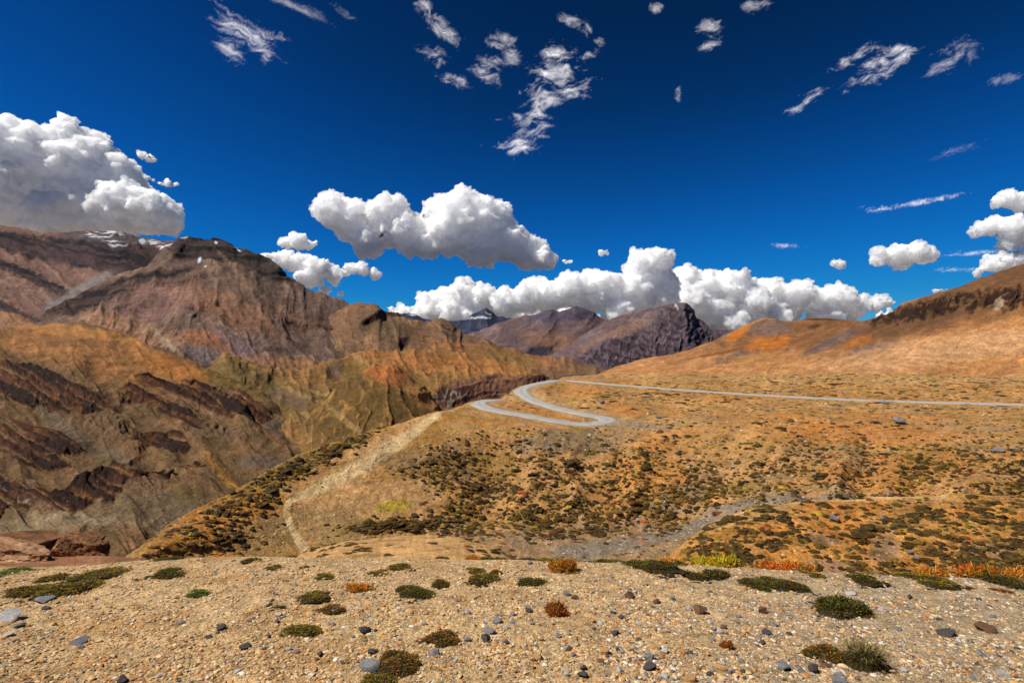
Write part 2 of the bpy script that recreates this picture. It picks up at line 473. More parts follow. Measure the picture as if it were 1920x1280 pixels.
mid3 = [(-60, 664, 950), (60, 620, 980), (140, 602, 960), (213, 596, 930), (300, 590, 920), (350, 592, 900), (430, 600, 880), (500, 625, 860), (567, 650, 840), (640, 665, 830), (760, 680, 820), (950, 720, 800), (1050, 728, 800)]
base = [(-60, 672, 800), (60, 634, 780), (140, 622, 750), (213, 632, 720), (300, 660, 680), (400, 690, 640), (500, 712, 620), (600, 722, 620), (760, 715, 660), (950, 735, 700), (1050, 740, 740)]
low = [(x, y+70, d*.8) for x, y, d in base]
bk = [(x, y+30, d*1.2) for x, y, d in cr]; bk2 = [(x, y+200, d*1.6) for x, y, d in cr]
s = Sheet([low, base, mid3, mid2, mid1, cr, bk, bk2], -60, 1050, 1.8, 1.0)
rib = streaks(s, 62, 40, 120, 53, octv=6); ribl = streaks(s, 120, 40, 120, 54, octv=6)
w = sstep(330, 420, s.PX); st = ribl*(1-w)+rib*w
b = bands(s, 4, 6.5, 55, warp=.5); b_r = bands(s, 16, 7, 56, warp=.5)
s.paint((118, 96, 84), np.ones_like(s.py))
s.paint((150, 124, 106), sstep(0.35, 0.62, st)*.75)
s.paint((78, 60, 54), sstep(.1, .45, fbm(s.PX/50, s.py/12, octv=5, seed=49))*.6)
s.paint((104, 80, 70), s.blob(560, 590, 120, 22, 24, seed=51)*.6)
top = np.clip(s.blob(390, 462, 75, 22, 2, seed=51, wob=.3)+s.blob(490, 500, 62, 14, 24, seed=52, wob=.25)+s.blob(420, 478, 90, 12, 4, seed=57), 0, 1)
lft = np.clip(s.blob(170, 560, 85, 17, -18, seed=58, wob=.5)+s.blob(225, 590, 45, 12, -30, seed=59, wob=.5)+s.blob(300, 512, 70, 8, -14, seed=60, wob=.5), 0, 1)
mdl = np.clip(s.blob(385, 575, 26, 14, 12, seed=61, wob=.5)+s.blob(430, 600, 26, 8, 20, seed=62, wob=.5)+s.blob(340, 525, 50, 5, -8, seed=68, wob=.6)+s.blob(590, 612, 70, 5, 14, seed=69, wob=.5), 0, 1)
s.paint((72, 58, 54), top); s.paint((34, 30, 34), top*sstep(-.05, .2, b))
s.paint((78, 60, 54), lft*.9); s.paint((42, 34, 34), lft*sstep(-.05, .2, bands(s, -14, 6, 63)))
s.paint((82, 50, 42), mdl*sstep(-.2, .2, fbm(s.PX/8, s.py/6, octv=4, seed=64)))
# orange and mauve aprons
s.paint((164, 116, 86), s.blob(430, 580, 110, 26, 22, seed=65)*.45)
s.paint((150, 112, 104), s.blob(300, 560, 80, 30, -10, seed=66)*.6)
s.paint((176, 134, 104), s.blob(250, 618, 110, 24, 14, seed=67)*.7)
s.paint((128, 106, 108), s.blob(470, 665, 80, 18, 30, seed=70)*.8)
s.paint((170, 112, 76), s.blob(385, 640, 46, 18, 18, seed=71)*.6)
s.paint((118, 104, 106), s.blob(390, 665, 40, 14, 10, seed=72)*.8)
s.paint((168, 120, 82), s.blob(560, 690, 100, 16, 10, seed=74)*.7)
s.paint((176, 158, 134), s.blob(310, 640, 46, 5, 50, seed=75)*.8)
s.paint((160, 126, 100), (s.blob(500, 560, 80, 5, 32, seed=76, wob=.6)+s.blob(440, 505, 50, 4, 46, seed=77, wob=.6)+s.blob(335, 560, 40, 4, -40, seed=78, wob=.6))*.5)
s.cliffs(np.clip(top*sstep(-.15, .2, b)+lft*.6*sstep(-.1, .2, b_r)+mdl*.7, 0, 1)*.9)
s.world()
bigst = streaks(s, 62, 95, 260, 57, octv=4)*w+streaks(s, 125, 95, 260, 58, octv=4)*(1-w)
s.disp((bigst-.4)*13*sstep(0, 60, s.py-np.interp(s.PX, [c[0] for c in crD2], [c[1] for c in crD2]))+(st-0.4)*8*(1-top*.6)+(top*b*3+lft*b_r*2.5)+mdl*fbm(s.PX/9, s.py/9, octv=3, seed=73)*4+fbm(s.PX/30, s.py/30, octv=6, seed=79)*3.5+fbm(s.PX/9, s.py/6, octv=4, seed=80)*1.6)
s.paint((235, 240, 248), s.blob(374, 486, 3.5, 4.5, 30, wob=.2)+s.blob(445, 467, 7, 1.5, 30)+s.blob(386, 502, 2, 1.6)+s.blob(345, 446, 7, 1.2)+s.blob(405, 453, 3, 1.5))
s.blue = .95; s.fall = 62*w+120*(1-w); s.run = .7; s.build('mountain', M_mid)

# D3 ridge and cone between the pyramid and the far range
crest = [(560, 640), (610, 600), (640, 580), (673, 567), (700, 569), (710, 573), (717, 580), (732, 584), (747, 586), (753, 593), (773, 600), (807, 603), (820, 598), (827, 596), (836, 599), (847, 604), (867, 622), (887, 629), (907, 634), (940, 647), (973, 657), (1023, 667), (1060, 668), (1100, 680), (1137, 692), (1200, 715)]
s = simple_mountain('m', crest, lambda x: 1300-0.0*x, lambda x: 700 if x > 700 else 715, lambda x: 700, 560, 1200, 1.8, 1.3, midf=(0.35, 0.7))
st = streaks(s, 68, 26, 60, 83, octv=6)
s.paint((134, 104, 82), np.ones_like(s.py))
s.paint((158, 122, 92), sstep(0.35, 0.6, st)*.7)
s.paint((112, 92, 70), s.blob(730, 620, 60, 26, 20, seed=81)*.8)
s.paint((176, 122, 78), s.blob(930, 665, 140, 16, 10, seed=82)*.7)
s.paint((140, 118, 62), s.blob(960, 670, 60, 12, 12, seed=84)*.5)
cm = np.clip(s.blob(700, 596, 28, 7, -28, seed=85, wob=.3)+s.blob(738, 588, 26, 4, 6, seed=86)+s.blob(757, 640, 10, 12, 60, seed=88), 0, 1)
s.paint((74, 48, 40), cm)
s.paint((84, 64, 54), s.blob(830, 610, 26, 12, 40, seed=87)*sstep(0, .3, bands(s, 18, 5, 87)))
s.cliffs(cm*.9)
s.world(); s.disp((st-0.4)*4.5+fbm(s.PX/22, s.py/22, octv=6, seed=89)*3)
s.fall = 62; s.build('hill', M_mid)

# ================================================================== RIGHT: hills
crest = [(1040, 735), (1090, 712), (1117, 702), (1140, 692), (1207, 673), (1280, 659), (1320, 645), (1350, 634), (1373, 623), (1400, 608), (1420, 599), (1433, 596), (1450, 597), (1487, 603), (1505, 598), (1520, 595), (1550, 596), (1580, 599), (1607, 601), (1647, 593), (1697, 567), (1740, 554), (1780, 543), (1847, 517), (1920, 493), (2100, 430), (2400, 390)]
dcr = lambda x: float(np.interp(x, [1040, 1140, 1280, 1433, 1580, 1697, 1850, 2400], [420, 440, 560, 760, 760, 620, 560, 540]))
cr = [(x, y, dcr(x)) for x, y in crest]
f3 = [(1040, 736, 410), (1140, 694, 425), (1280, 668, 490), (1373, 645, 560), (1433, 625, 620), (1520, 615, 620), (1600, 616, 570), (1700, 595, 500), (1800, 577, 460), (1920, 545, 440), (2400, 470, 420)]
f2 = [(1040, 738, 400), (1140, 697, 405), (1280, 678, 430), (1433, 658, 480), (1600, 648, 440), (1750, 628, 400), (1920, 600, 380), (2400, 560, 370)]
f1 = [(1040, 740, 380), (1140, 701, 385), (1280, 690, 375), (1433, 682, 365), (1600, 676, 350), (1750, 672, 340), (1920, 668, 330), (2400, 660, 320)]
f0 = [(1040, 760, 340), (1140, 730, 330), (1280, 720, 320), (1600, 712, 300), (1920, 712, 290), (2400, 720, 280)]
s = Sheet([f0, f1, f2, f3, cr, [(x, y+20, d*1.15) for x, y, d in cr], [(x, y+160, d*1.5) for x, y, d in cr]], 1040, 2400, 2.0, 1.3)
st = streaks(s, 155, 22, 130, 93, octv=6); st2 = streaks(s, 130, 12, 40, 94, octv=5)
s.paint((206, 148, 98), np.ones_like(s.py))
s.paint((222, 172, 120), sstep(0.35, 0.65, st)*.5)
up = s.V
s.paint((142, 100, 68), s.blob(1620, 612, 330, 32, -8, seed=91, wob=.25)*.9)
s.paint((122, 88, 62), s.blob(1800, 560, 230, 34, -22, seed=92, wob=.2)*.92)
s.paint((122, 104, 100), (s.blob(1440, 615, 42, 17, 0, seed=93)+s.blob(1560, 640, 60, 8, -25, seed=94)+s.blob(1400, 662, 60, 9, -18, seed=95)+s.blob(1640, 655, 60, 9, -12, seed=96))*.8)
s.paint((208, 128, 58), (s.blob(1440, 644, 42, 14, -10, seed=97, wob=.25)+s.blob(1384, 625, 26, 7, -35, seed=98)+s.blob(1610, 640, 26, 8, -20, seed=99)*.6)*.9)
s.paint((206, 152, 90), s.blob(1420, 672, 60, 10, -5, seed=100)*.6)
s.paint((150, 88, 50), s.blob(1345, 663, 60, 3, -10, seed=101)*.8)
s.paint((226, 176, 130), s.blob(1800, 652, 260, 26, -8, seed=102, wob=.2)*.9)
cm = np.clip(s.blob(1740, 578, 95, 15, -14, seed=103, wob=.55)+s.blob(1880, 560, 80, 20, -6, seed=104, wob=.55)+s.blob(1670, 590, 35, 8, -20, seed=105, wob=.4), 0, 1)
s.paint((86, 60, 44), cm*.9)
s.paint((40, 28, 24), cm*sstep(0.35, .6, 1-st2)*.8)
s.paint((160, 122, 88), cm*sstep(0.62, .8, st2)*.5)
s.paint((206, 184, 160), s.blob(1872, 572, 8, 12, 40, seed=106)*.8)
s.paint((96, 66, 48), s.blob(1527, 611, 12, 3.5, -10, seed=107)+s.blob(1540, 598, 45, 2, 0, seed=108)*.8)
spots = sstep(.42, .6, fbm(s.PX/7, s.py/3.5, octv=4, seed=109))
s.paint((92, 74, 44), spots*sstep(1500, 1650, s.PX)*.7)
s.paint((116, 96, 66), sstep(.1, .5, fbm(s.PX/30, s.py/9, octv=4, seed=117))*.5*s.blob(1700, 615, 200, 22, -16, seed=3))
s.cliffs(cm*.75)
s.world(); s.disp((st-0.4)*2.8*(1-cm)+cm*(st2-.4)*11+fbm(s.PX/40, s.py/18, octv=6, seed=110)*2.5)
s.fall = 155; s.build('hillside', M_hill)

# ================================================================== CENTRE: rounded orange and olive hills
cr = [(270, 760, 420), (340, 715, 430), (390, 688, 440), (410, 670, 440), (423, 660, 440), (440, 664, 445), (470, 676, 450), (520, 690, 460), (560, 696, 470), (600, 682, 490), (640, 668, 520), (680, 660, 545), (720, 655, 560), (780, 656, 570), (850, 661, 580), (923, 668, 570), (960, 677, 550), (990, 689, 530), (1023, 704, 510), (1060, 722, 500), (1150, 750, 490)]
m2 = [(270, 766, 405), (340, 726, 405), (390, 710, 405), (423, 695, 400), (470, 705, 405), (520, 715, 415), (600, 710, 430), (680, 690, 470), (740, 680, 490), (850, 690, 500), (923, 700, 490), (975, 704, 480), (1010, 712, 470), (1060, 730, 460), (1150, 755, 460)]
m1 = [(270, 776, 385), (340, 745, 375), (423, 735, 360), (520, 745, 360), (600, 742, 370), (680, 735, 390), (760, 730, 410), (827, 722, 430), (893, 712, 440), (950, 706, 450), (985, 704, 455), (1010, 716, 450), (1060, 738, 440), (1150, 760, 440)]
m0 = [(270, 800, 340), (340, 790, 330), (423, 790, 310), (520, 800, 300), (600, 800, 300), (700, 795, 320), (800, 780, 350), (860, 762, 380), (923, 752, 400), (973, 745, 410), (1010, 745, 410), (1060, 760, 400), (1150, 780, 400)]
lo = [(x, y+60, d*.82) for x, y, d in m0]
s = Sheet([lo, m0, m1, m2, cr, [(x, y+14, d*1.12) for x, y, d in cr], [(x, y+120, d*1.35) for x, y, d in cr]], 270, 1150, 1.7, 1.4)
st = streaks(s, 62, 34, 90, 123, octv=6)
s.paint((172, 128, 84), np.ones_like(s.py))
s.paint((122, 98, 56), sstep(0.35, 0.7, 1-st)*.6)
s.paint((180, 122, 74), s.blob(830, 680, 160, 18, 6, seed=121)*.7)
s.paint((122, 102, 66), s.blob(450, 710, 90, 34, 20, seed=122)*.85)
s.paint((118, 98, 62), s.blob(600, 770, 110, 40, 20, seed=125)*.8)
s.paint((136, 110, 58), s.blob(680, 700, 70, 20, 20, seed=126)*.6)
s.paint((180, 148, 98), (s.blob(520, 712, 100, 5, 30, seed=127, wob=.6)+s.blob(620, 745, 60, 4, 24, seed=128, wob=.6)+s.blob(600, 800, 60, 5, 38, seed=129, wob=.5)+s.blob(665, 665, 30, 4, 40, seed=131, wob=.5))*.6)
s.paint((190, 182, 170), s.blob(575, 672, 13, 14, 30, seed=132, wob=.4)*sstep(.3, .55, ridged(s.PX/6, s.py/12, octv=3, seed=5)))
s.paint((70, 58, 46), s.blob(625, 692, 14, 12, -50, seed=133)*.8)
cm = np.clip(s.blob(905, 728, 95, 19, -10, seed=134, wob=.25)+s.blob(850, 742, 36, 20, -12, seed=135, wob=.2)+s.blob(1000, 711, 26, 7, -5, seed=136), 0, 1)
b = bands(s, -14, 6, 137); st3 = streaks(s, 95, 9, 30, 138)
s.paint((122, 88, 72), cm); s.paint((66, 44, 40), cm*sstep(0, .3, b+.5*(.4-st3)))
s.paint((150, 140, 132), s.blob(838, 748, 26, 16, -20, seed=139)*sstep(.3, .6, st3))
cm2 = s.blob(545, 745, 36, 13, 20, seed=140, wob=.5)+s.blob(632, 690, 12, 12, -50, seed=133)
s.paint((128, 104, 88), cm2*.8)
s.cliffs(np.clip(cm*.95+cm2*.5, 0, 1))
s.world(); s.disp((streaks(s, 58, 85, 200, 124, octv=4)-.4)*14*(1-cm)*sstep(2, 30, s.py-np.interp(s.PX, [c[0] for c in cr], [c[1] for c in cr]))+(st-0.4)*8*(1-cm)+cm*(b*3+(st3-.4)*4)+fbm(s.PX/50, s.py/34, octv=6, seed=141)*4+fbm(s.PX/10, s.py/7, octv=4, seed=142)*1.6)
s.fall = 62; s.build('hill', M_hill)

# hill in front of it, with an orange brow
cr = [(500, 850, 330), (540, 800, 335), (580, 770, 335), (620, 735, 340), (650, 712, 345), (680, 692, 350), (705, 683, 352), (723, 681, 354), (745, 686, 352), (770, 702, 348), (800, 732, 340), (830, 765, 335), (880, 800, 330), (940, 840, 330)]
m1 = [(500, 856, 315), (560, 810, 305), (620, 765, 300), (680, 730, 300), (723, 722, 300), (770, 738, 300), (830, 780, 305), (940, 850, 310)]
m0 = [(500, 870, 290), (560, 840, 270), (620, 822, 255), (680, 812, 250), (723, 808, 250), (770, 808, 255), (830, 812, 270), (940, 870, 290)]
lo = [(x, y+70, d*.85) for x, y, d in m0]
s = Sheet([lo, m0, m1, cr, [(x, y+14, d*1.1) for x, y, d in cr], [(x, y+120, d*1.3) for x, y, d in cr]], 500, 940, 1.7, 1.4)
st = streaks(s, 66, 26, 60, 143, octv=6); st2 = streaks(s, 112, 26, 60, 144, octv=6)
w = sstep(690, 730, s.PX); st = st2*(1-w)+st*w
s.paint((164, 124, 76), np.ones_like(s.py))
s.paint((96, 78, 44), sstep(0.3, 0.6, 1-st)*.8)
s.paint((184, 116, 70), s.blob(728, 700, 48, 18, 10, seed=145)*.9)
s.paint((176, 130, 80), s.blob(790, 745, 46, 14, 48, seed=146)*.7)
s.paint((180, 148, 100), s.blob(650, 790, 55, 6, 38, seed=147, wob=.6)*.6)
s.world(); s.disp((st-0.4)*9+fbm(s.PX/34, s.py/34, octv=6, seed=148)*4)
s.fall = 66*w+112*(1-w); s.build('hill', M_hill)
# ================================================================== LEFT: canyon wall with cliff bands
cr = [(-500, 560, 560), (-200, 590, 540), (0, 613, 520), (60, 609, 520), (100, 606, 520), (143, 605, 515), (187, 611, 505), (233, 627, 490), (280, 645, 470), (330, 664, 445), (380, 686, 420), (430, 706, 400), (470, 726, 380), (510, 752, 350), (545, 795, 315), (585, 840, 285), (640, 900, 270)]
c5 = [(-500, 640, 420), (0, 655, 400), (100, 652, 400), (187, 655, 395), (250, 672, 385), (330, 700, 365), (400, 722, 350), (450, 745, 330), (500, 780, 305), (540, 820, 285), (585, 850, 265), (640, 910, 255)]
c4 = [(-500, 720, 330), (0, 720, 315), (100, 722, 315), (200, 745, 310), (300, 770, 300), (400, 790, 285), (480, 815, 270), (540, 842, 260), (585, 862, 250), (640, 915, 245)]
c3 = [(-500, 810, 265), (0, 800, 255), (100, 805, 250), (200, 830, 245), (300, 850, 238), (400, 862, 232), (480, 870, 232), (540, 868, 238), (585, 875, 240), (640, 925, 240)]
c2 = [(-500, 900, 215), (0, 890, 205), (100, 895, 202), (200, 905, 200), (300, 915, 198), (400, 915, 200), (480, 905, 210), (540, 888, 222), (585, 890, 228), (640, 935, 230)]
c1 = [(-500, 1000, 170), (0, 985, 165), (100, 980, 165), (200, 985, 165), (300, 985, 168), (400, 970, 175), (480, 940, 190), (540, 915, 205), (585, 910, 215), (640, 950, 220)]
c0 = [(-500, 1090, 142), (0, 1060, 138), (200, 1050, 140), (300, 1040, 145), (400, 1010, 155), (480, 975, 170), (560, 950, 190), (640, 975, 205)]
lo = [(x, y+60, d*.88) for x, y, d in c0]
s = Sheet([lo, c0, c1, c2, c3, c4, c5, cr, [(x, y+10, d*1.12) for x, y, d in cr], [(x, y+140, d*1.35) for x, y, d in cr]], -500, 640, 1.9, 1.05)
SC = s
def line_mask(s, pts, seed, wob=7):
    """cliff mask from a band given by (column, upper row, lower row)"""
    a = np.array(pts, float)
    x = s.PX+wob*1.5*fbm(s.PX/30, s.py/30, octv=4, seed=seed+50)
    up = np.interp(x, a[:, 0], a[:, 1])+wob*fbm(s.PX/22, s.PX*0, octv=3, seed=seed)
    dn = np.interp(x, a[:, 0], a[:, 2])+wob*2*fbm(s.PX/18, s.PX*0+7, octv=3, seed=seed+1)
    m = sstep(-1.2, 1.2, s.py-up)*sstep(-2.5, 2.5, dn-s.py)
    return m*(s.PX > a[0, 0]-6)*(s.PX < a[-1, 0]+6)
A = line_mask(s, [(-500, 650, 700), (-60, 668, 725), (0, 676, 742), (40, 684, 755), (70, 690, 765), (110, 700, 768), (150, 718, 775), (185, 738, 778), (208, 752, 778), (222, 770, 775)], 201)
B1 = line_mask(s, [(228, 722, 724), (236, 714, 750), (262, 718, 752), (275, 728, 745), (300, 735, 768), (330, 752, 782), (360, 778, 800), (374, 790, 806), (382, 802, 806)], 203, 4)
B2 = line_mask(s, [(262, 698, 699), (268, 697, 710), (300, 705, 722), (340, 718, 748), (370, 730, 770), (400, 748, 788), (420, 765, 790), (446, 780, 782)], 205, 4)
B3 = line_mask(s, [(345, 710, 711), (370, 714, 724), (405, 720, 745), (440, 728, 778), (465, 735, 792), (490, 752, 795), (505, 772, 788), (514, 782, 784)], 207, 4)
B4 = line_mask(s, [(244, 800, 802), (256, 806, 840), (290, 802, 848), (330, 800, 848), (345, 812, 846), (356, 834, 840)], 209, 6)
C_ = line_mask(s, [(-500, 760, 830), (0, 772, 850), (20, 782, 858), (60, 792, 848), (100, 800, 845), (130, 815, 845), (152, 832, 842), (160, 838, 840)], 211, 5)
D_ = line_mask(s, [(30, 860, 862), (40, 850, 874), (70, 845, 878), (100, 852, 880), (120, 864, 874), (126, 870, 872)], 213, 4)
E_ = line_mask(s, [(-500, 890, 980), (0, 880, 980), (10, 900, 960), (40, 905, 950), (80, 915, 962), (120, 915, 962), (150, 890, 952), (185, 870, 935), (215, 868, 930), (240, 885, 900), (300, 880, 890), (315, 892, 896)], 215, 8)
G_ = line_mask(s, [(330, 868, 870), (340, 864, 885), (370, 870, 882), (380, 876, 878)], 217, 4)
allc = np.clip(A+B1+B2+B3+B4+C_+D_+E_+G_, 0, 1)
dip = bands(s, 28, 11, 221, warp=.22)+.35*bands(s, 28, 4.5, 222, warp=.3); st = streaks(s, 34, 30, 120, 223, octv=6); dn = streaks(s, 98, 14, 40, 224, octv=5)
s.paint((142, 108, 78), np.ones_like(s.py))
s.paint((106, 88, 62), sstep(.35, .7, 1-st)*.6)
s.paint((174, 122, 78), s.blob(150, 655, 260, 40, 14, seed=225, wob=.3)*.85)
s.paint((112, 92, 58), sstep(.0, .35, fbm(s.PX/60, s.py/22, octv=5, seed=251))*.45)
s.paint((206, 146, 86), s.blob(110, 616, 160, 11, 8, seed=226, wob=.2)*.6+s.blob(260, 650, 70, 14, 40, seed=227)*.5)
s.paint((128, 92, 44), sstep(.12, .4, fbm(s.PX/26, s.py/9, octv=5, seed=228))*s.blob(150, 670, 230, 34, 16, seed=229)*.7)
s.paint((124, 104, 52), s.blob(430, 722, 70, 18, 24, seed=230)*.8)
s.paint((196, 128, 66), s.blob(330, 690, 60, 16, 20, seed=231)*.6)
s.paint((128, 112, 98), s.blob(170, 830, 150, 13, 36, seed=232, wob=.4)*.75)
s.paint((134, 116, 92), s.blob(230, 960, 230, 34, 4, seed=233)*.6)
s.paint((166, 148, 120), s.blob(90, 985, 130, 20, -4, seed=234)*.7+s.blob(160, 970, 60, 7, 40, seed=2)*.4)
s.paint((112, 100, 92), s.blob(520, 800, 60, 12, 40, seed=235)*.8+s.blob(500, 870, 60, 10, 5, seed=236)*.7)
s.paint((190, 140, 66), s.blob(420, 890, 50, 9, 42, seed=237)*.6)
s.paint((106, 92, 50), s.blob(350, 935, 70, 7, 44, seed=238)*.6+s.blob(200, 860, 60, 10, 40, seed=3)*.5)
s.paint((104, 92, 78), s.blob(300, 945, 60, 24, 10, seed=239)*.5)
rock = allc
s.paint((94, 62, 44), rock)  # face colour darkened to deepen the shade on the cliffs
s.paint((142, 98, 60), rock*sstep(.05, .4, fbm(s.PX/20, s.py/20, octv=4, seed=240))*.55)
s.paint((40, 30, 28), rock*sstep(.0, .25, dip+.3*(.45-dn))*.85)  # near-black shadow along the beds, put into the colour
s.paint((150, 122, 96), rock*sstep(.30, .40, -dip)*.6)
s.paint((166, 156, 146), sstep(.55, .8, ridged(s.PX/22, s.py/22, octv=4, seed=241))*E_*.7*(s.PX < 60))
rub = np.clip(s.blob(400, 810, 60, 14, 10, seed=242, wob=.5)+s.blob(200, 800, 50, 22, 30, seed=243, wob=.5)+s.blob(260, 900, 60, 20, 10, seed=244, wob=.5), 0, 1)*(1-rock)
s.paint((116, 92, 72), rub*.8)
s.cliffs(np.clip(rock*(0.86+.14*sstep(-.2, .1, dip)), 0, 1), keep=-0.18, reach=18)
s.world()
s.disp((streaks(s, 44, 90, 260, 249, octv=4)-.4)*20*sstep(8, 70, s.py-np.interp(s.PX, [c[0] for c in cr], [c[1] for c in cr]))+(st-.4)*5*(1-rock)+rock*((dn-.45)*5+dip*9)+rub*fbm(s.PX/9, s.py/9, octv=4, seed=245)*7+fbm(s.PX/44, s.py/34, octv=6, seed=246)*(4+4*rock)+ridged(s.PX/90, s.py/60, octv=3, seed=247)*5*sstep(690,740,s.py))
s.fall = 40+30*sstep(560, 900, s.py); s.run = .6; s.build('canyon_slope', M_can)

# ================================================================== MIDDLE GROUND: spur, bowl and plateau
K = [
 [(-500, 1400, 40), (0, 1250, 46), (230, 1090, 54), (330, 1060, 62), (430, 1056, 68), (560, 1056, 72), (700, 1055, 76), (900, 1055, 80), (1140, 1060, 84), (1400, 1060, 84), (1600, 1050, 82), (1920, 1045, 80), (2400, 1050, 78)],
 [(-500, 1390, 41), (0, 1200, 50), (230, 1070, 58), (330, 1045, 66), (430, 1040, 72), (560, 1038, 76), (700, 1036, 80), (900, 1038, 84), (1140, 1045, 88), (1400, 1025, 88), (1600, 1010, 86), (1920, 1000, 84), (2400, 1000, 82)],
 [(-500, 1385, 42), (0, 1170, 53), (230, 1055, 60), (330, 1020, 68), (430, 1008, 75), (560, 1004, 82), (700, 1000, 87), (900, 1003, 93), (1140, 1006, 98), (1280, 1002, 99), (1400, 968, 100), (1600, 938, 98), (1920, 930, 94), (2400, 930, 92)],
 [(-500, 1380, 42.6), (0, 1150, 54.5), (230, 1049, 61.2), (330, 1000, 71), (430, 972, 79), (560, 957, 88), (700, 950, 94), (830, 950, 99), (900, 950, 104), (1060, 946, 109), (1140, 942, 111), (1280, 932, 113), (1400, 915, 114), (1500, 903, 111), (1600, 893, 109), (1920, 884, 104), (2400, 880, 102)],
 [(-500, 1376, 43), (0, 1140, 55.5), (230, 1047, 61.6), (330, 987, 73.5), (430, 946, 83), (560, 905, 96), (700, 890, 105), (830, 885, 113), (900, 880, 119), (1060, 872, 125), (1140, 866, 128), (1280, 860, 130), (1400, 850, 131), (1600, 842, 128), (1920, 832, 123), (2400, 830, 120)],
 [(-500, 1373, 43.3), (0, 1134, 56), (230, 1046, 62), (330, 980, 75), (430, 933, 86), (560, 874, 101), (700, 838, 114), (830, 812, 128), (900, 800, 137), (980, 802, 142), (1060, 812, 147), (1140, 808, 155), (1200, 800, 159), (1280, 796, 158), (1400, 794, 158), (1600, 790, 158), (1920, 790, 152), (2400, 795, 148)],
 [(-500, 1370, 43.6), (0, 1130, 56.3), (230, 1045, 62.3), (330, 975, 76), (430, 925, 88), (560, 855, 105), (700, 805, 126), (760, 788, 138), (830, 770, 152), (880, 762, 168), (900, 765, 170), (980, 778, 163), (1060, 793, 159), (1140, 791, 166), (1200, 782, 175), (1280, 768, 190), (1400, 767, 190), (1600, 770, 188), (1920, 772, 182), (2400, 778, 176)],
 [(-500, 1380, 45), (0, 1140, 58), (230, 1055, 65), (330, 985, 80), (430, 932, 93), (560, 861, 111), (700, 809, 132), (760, 791, 144), (830, 772, 158), (880, 757, 180), (900, 752, 188), (980, 757, 186), (1060, 778, 174), (1140, 782, 175), (1200, 760, 196), (1280, 741, 228), (1400, 744, 222), (1600, 752, 213), (1920, 759, 203), (2400, 768, 195)],
 [(-500, 1450, 52), (0, 1220, 66), (230, 1120, 74), (330, 1040, 90), (430, 985, 104), (560, 905, 124), (700, 850, 145), (760, 825, 158), (830, 800, 172), (880, 762, 196), (900, 753, 202), (940, 743, 206), (975, 731, 222), (1010, 719, 240), (1060, 713, 262), (1140, 716, 262), (1280, 730, 246), (1400, 737, 236), (1600, 747, 226), (1920, 754, 216), (2400, 763, 206)],
 [(-500, 1500, 60), (0, 1300, 76), (230, 1200, 85), (430, 1060, 118), (560, 980, 138), (700, 920, 160), (830, 860, 188), (880, 800, 212), (940, 770, 220), (975, 748, 234), (1010, 724, 255), (1040, 712, 275), (1070, 706, 300), (1100, 704, 315), (1140, 704, 325), (1280, 703, 330), (1400, 702, 325), (1600, 700, 315), (1920, 705, 300), (2400, 715, 290)],
 [(-500, 1600, 80), (0, 1400, 100), (430, 1150, 150), (700, 1000, 200), (880, 880, 250), (975, 800, 270), (1010, 760, 285), (1040, 745, 300), (1070, 728, 340), (1100, 716, 360), (1140, 708, 400), (1280, 700, 420), (1600, 696, 420), (1920, 700, 400), (2400, 712, 380)],
]
s = Sheet([[(-500, 1600, 33), (960, 1580, 34), (2400, 1580, 34)]]+K, -500, 2400, 2.2, 1.0, minrows=4)
SB = s
s.world()
n_und = fbm(s.P[..., 0]/28, s.P[..., 1]/28, octv=5, seed=301)
s.lift((streaks(s, 112, 130, 300, 306, octv=3)-.4)*2.2*sstep(850, 960, s.PX)*sstep(1005, 960, s.py)*sstep(800, 850, s.py))
s.lift(n_und*1.5*sstep(50, 90, s.P[..., 1])*(1-.5*sstep(900, 600, s.PX)))
rill = streaks(s, 118, 60, 150, 303, octv=5)
s.lift((rill-.4)*0.4*sstep(560, 800, s.PX)*sstep(1010, 960, s.py)*sstep(780, 830, s.py))
s.disp(fbm(s.PX/14, s.py/8, octv=5, seed=304)*2.2)

# road centre lines (column, row, distance)
ROAD_A = [(1072, 713.5, 268), (1100, 716, 262), (1150, 720.5, 256), (1220, 726, 250), (1300, 732, 243), (1400, 738.5, 234), (1500, 744, 226), (1600, 749, 220), (1700, 752.5, 215), (1800, 755, 210), (1920, 758, 205), (2100, 763, 198), (2350, 768, 190)]
ROAD_B = [(1040, 713, 262), (1020, 716.5, 250), (1000, 721, 238), (984, 726, 230), (977, 733, 221), (984, 741, 210), (1002, 751, 199), (1030, 760.5, 189), (1062, 769, 181), (1098, 776, 175), (1122, 780.5, 172), (1138, 785, 169), (1137, 789.5, 165.5), (1118, 793, 162.5), (1090, 794, 161.5), (1060, 791, 162), (1020, 784.5, 164), (980, 777.5, 167), (945, 771.5, 170), (915, 765, 174), (900, 758.5, 180), (901, 753.5, 187), (918, 750, 195), (938, 749, 203)]
def w3(p):
    px, py, d = p; return np.array([(px-960)/F*d, d, -(py-640)/F*d])
def dense(pts, n=12):
    P = np.array([w3(p) for p in pts]); t = np.arange(len(P))
    tt = np.linspace(0, len(P)-1, (len(P)-1)*n+1)
    i = np.clip(np.floor(tt).astype(int), 0, len(P)-2); f = (tt-i)[:, None]
    pm = P[np.clip(i-1, 0, len(P)-1)]; p0 = P[i]; p1 = P[i+1]; p2 = P[np.clip(i+2, 0, len(P)-1)]
    return 0.5*((2*p0)+(-pm+p1)*f+(2*pm-5*p0+4*p1-p2)*f*f+(-pm+3*p0-3*p1+p2)*f**3)
link = [(1072, 713.5, 268), (1062, 713, 274), (1050, 713, 272), (1040, 713, 262)]
RA = dense(ROAD_A); RB = dense(ROAD_B)
ROADW = 3.0
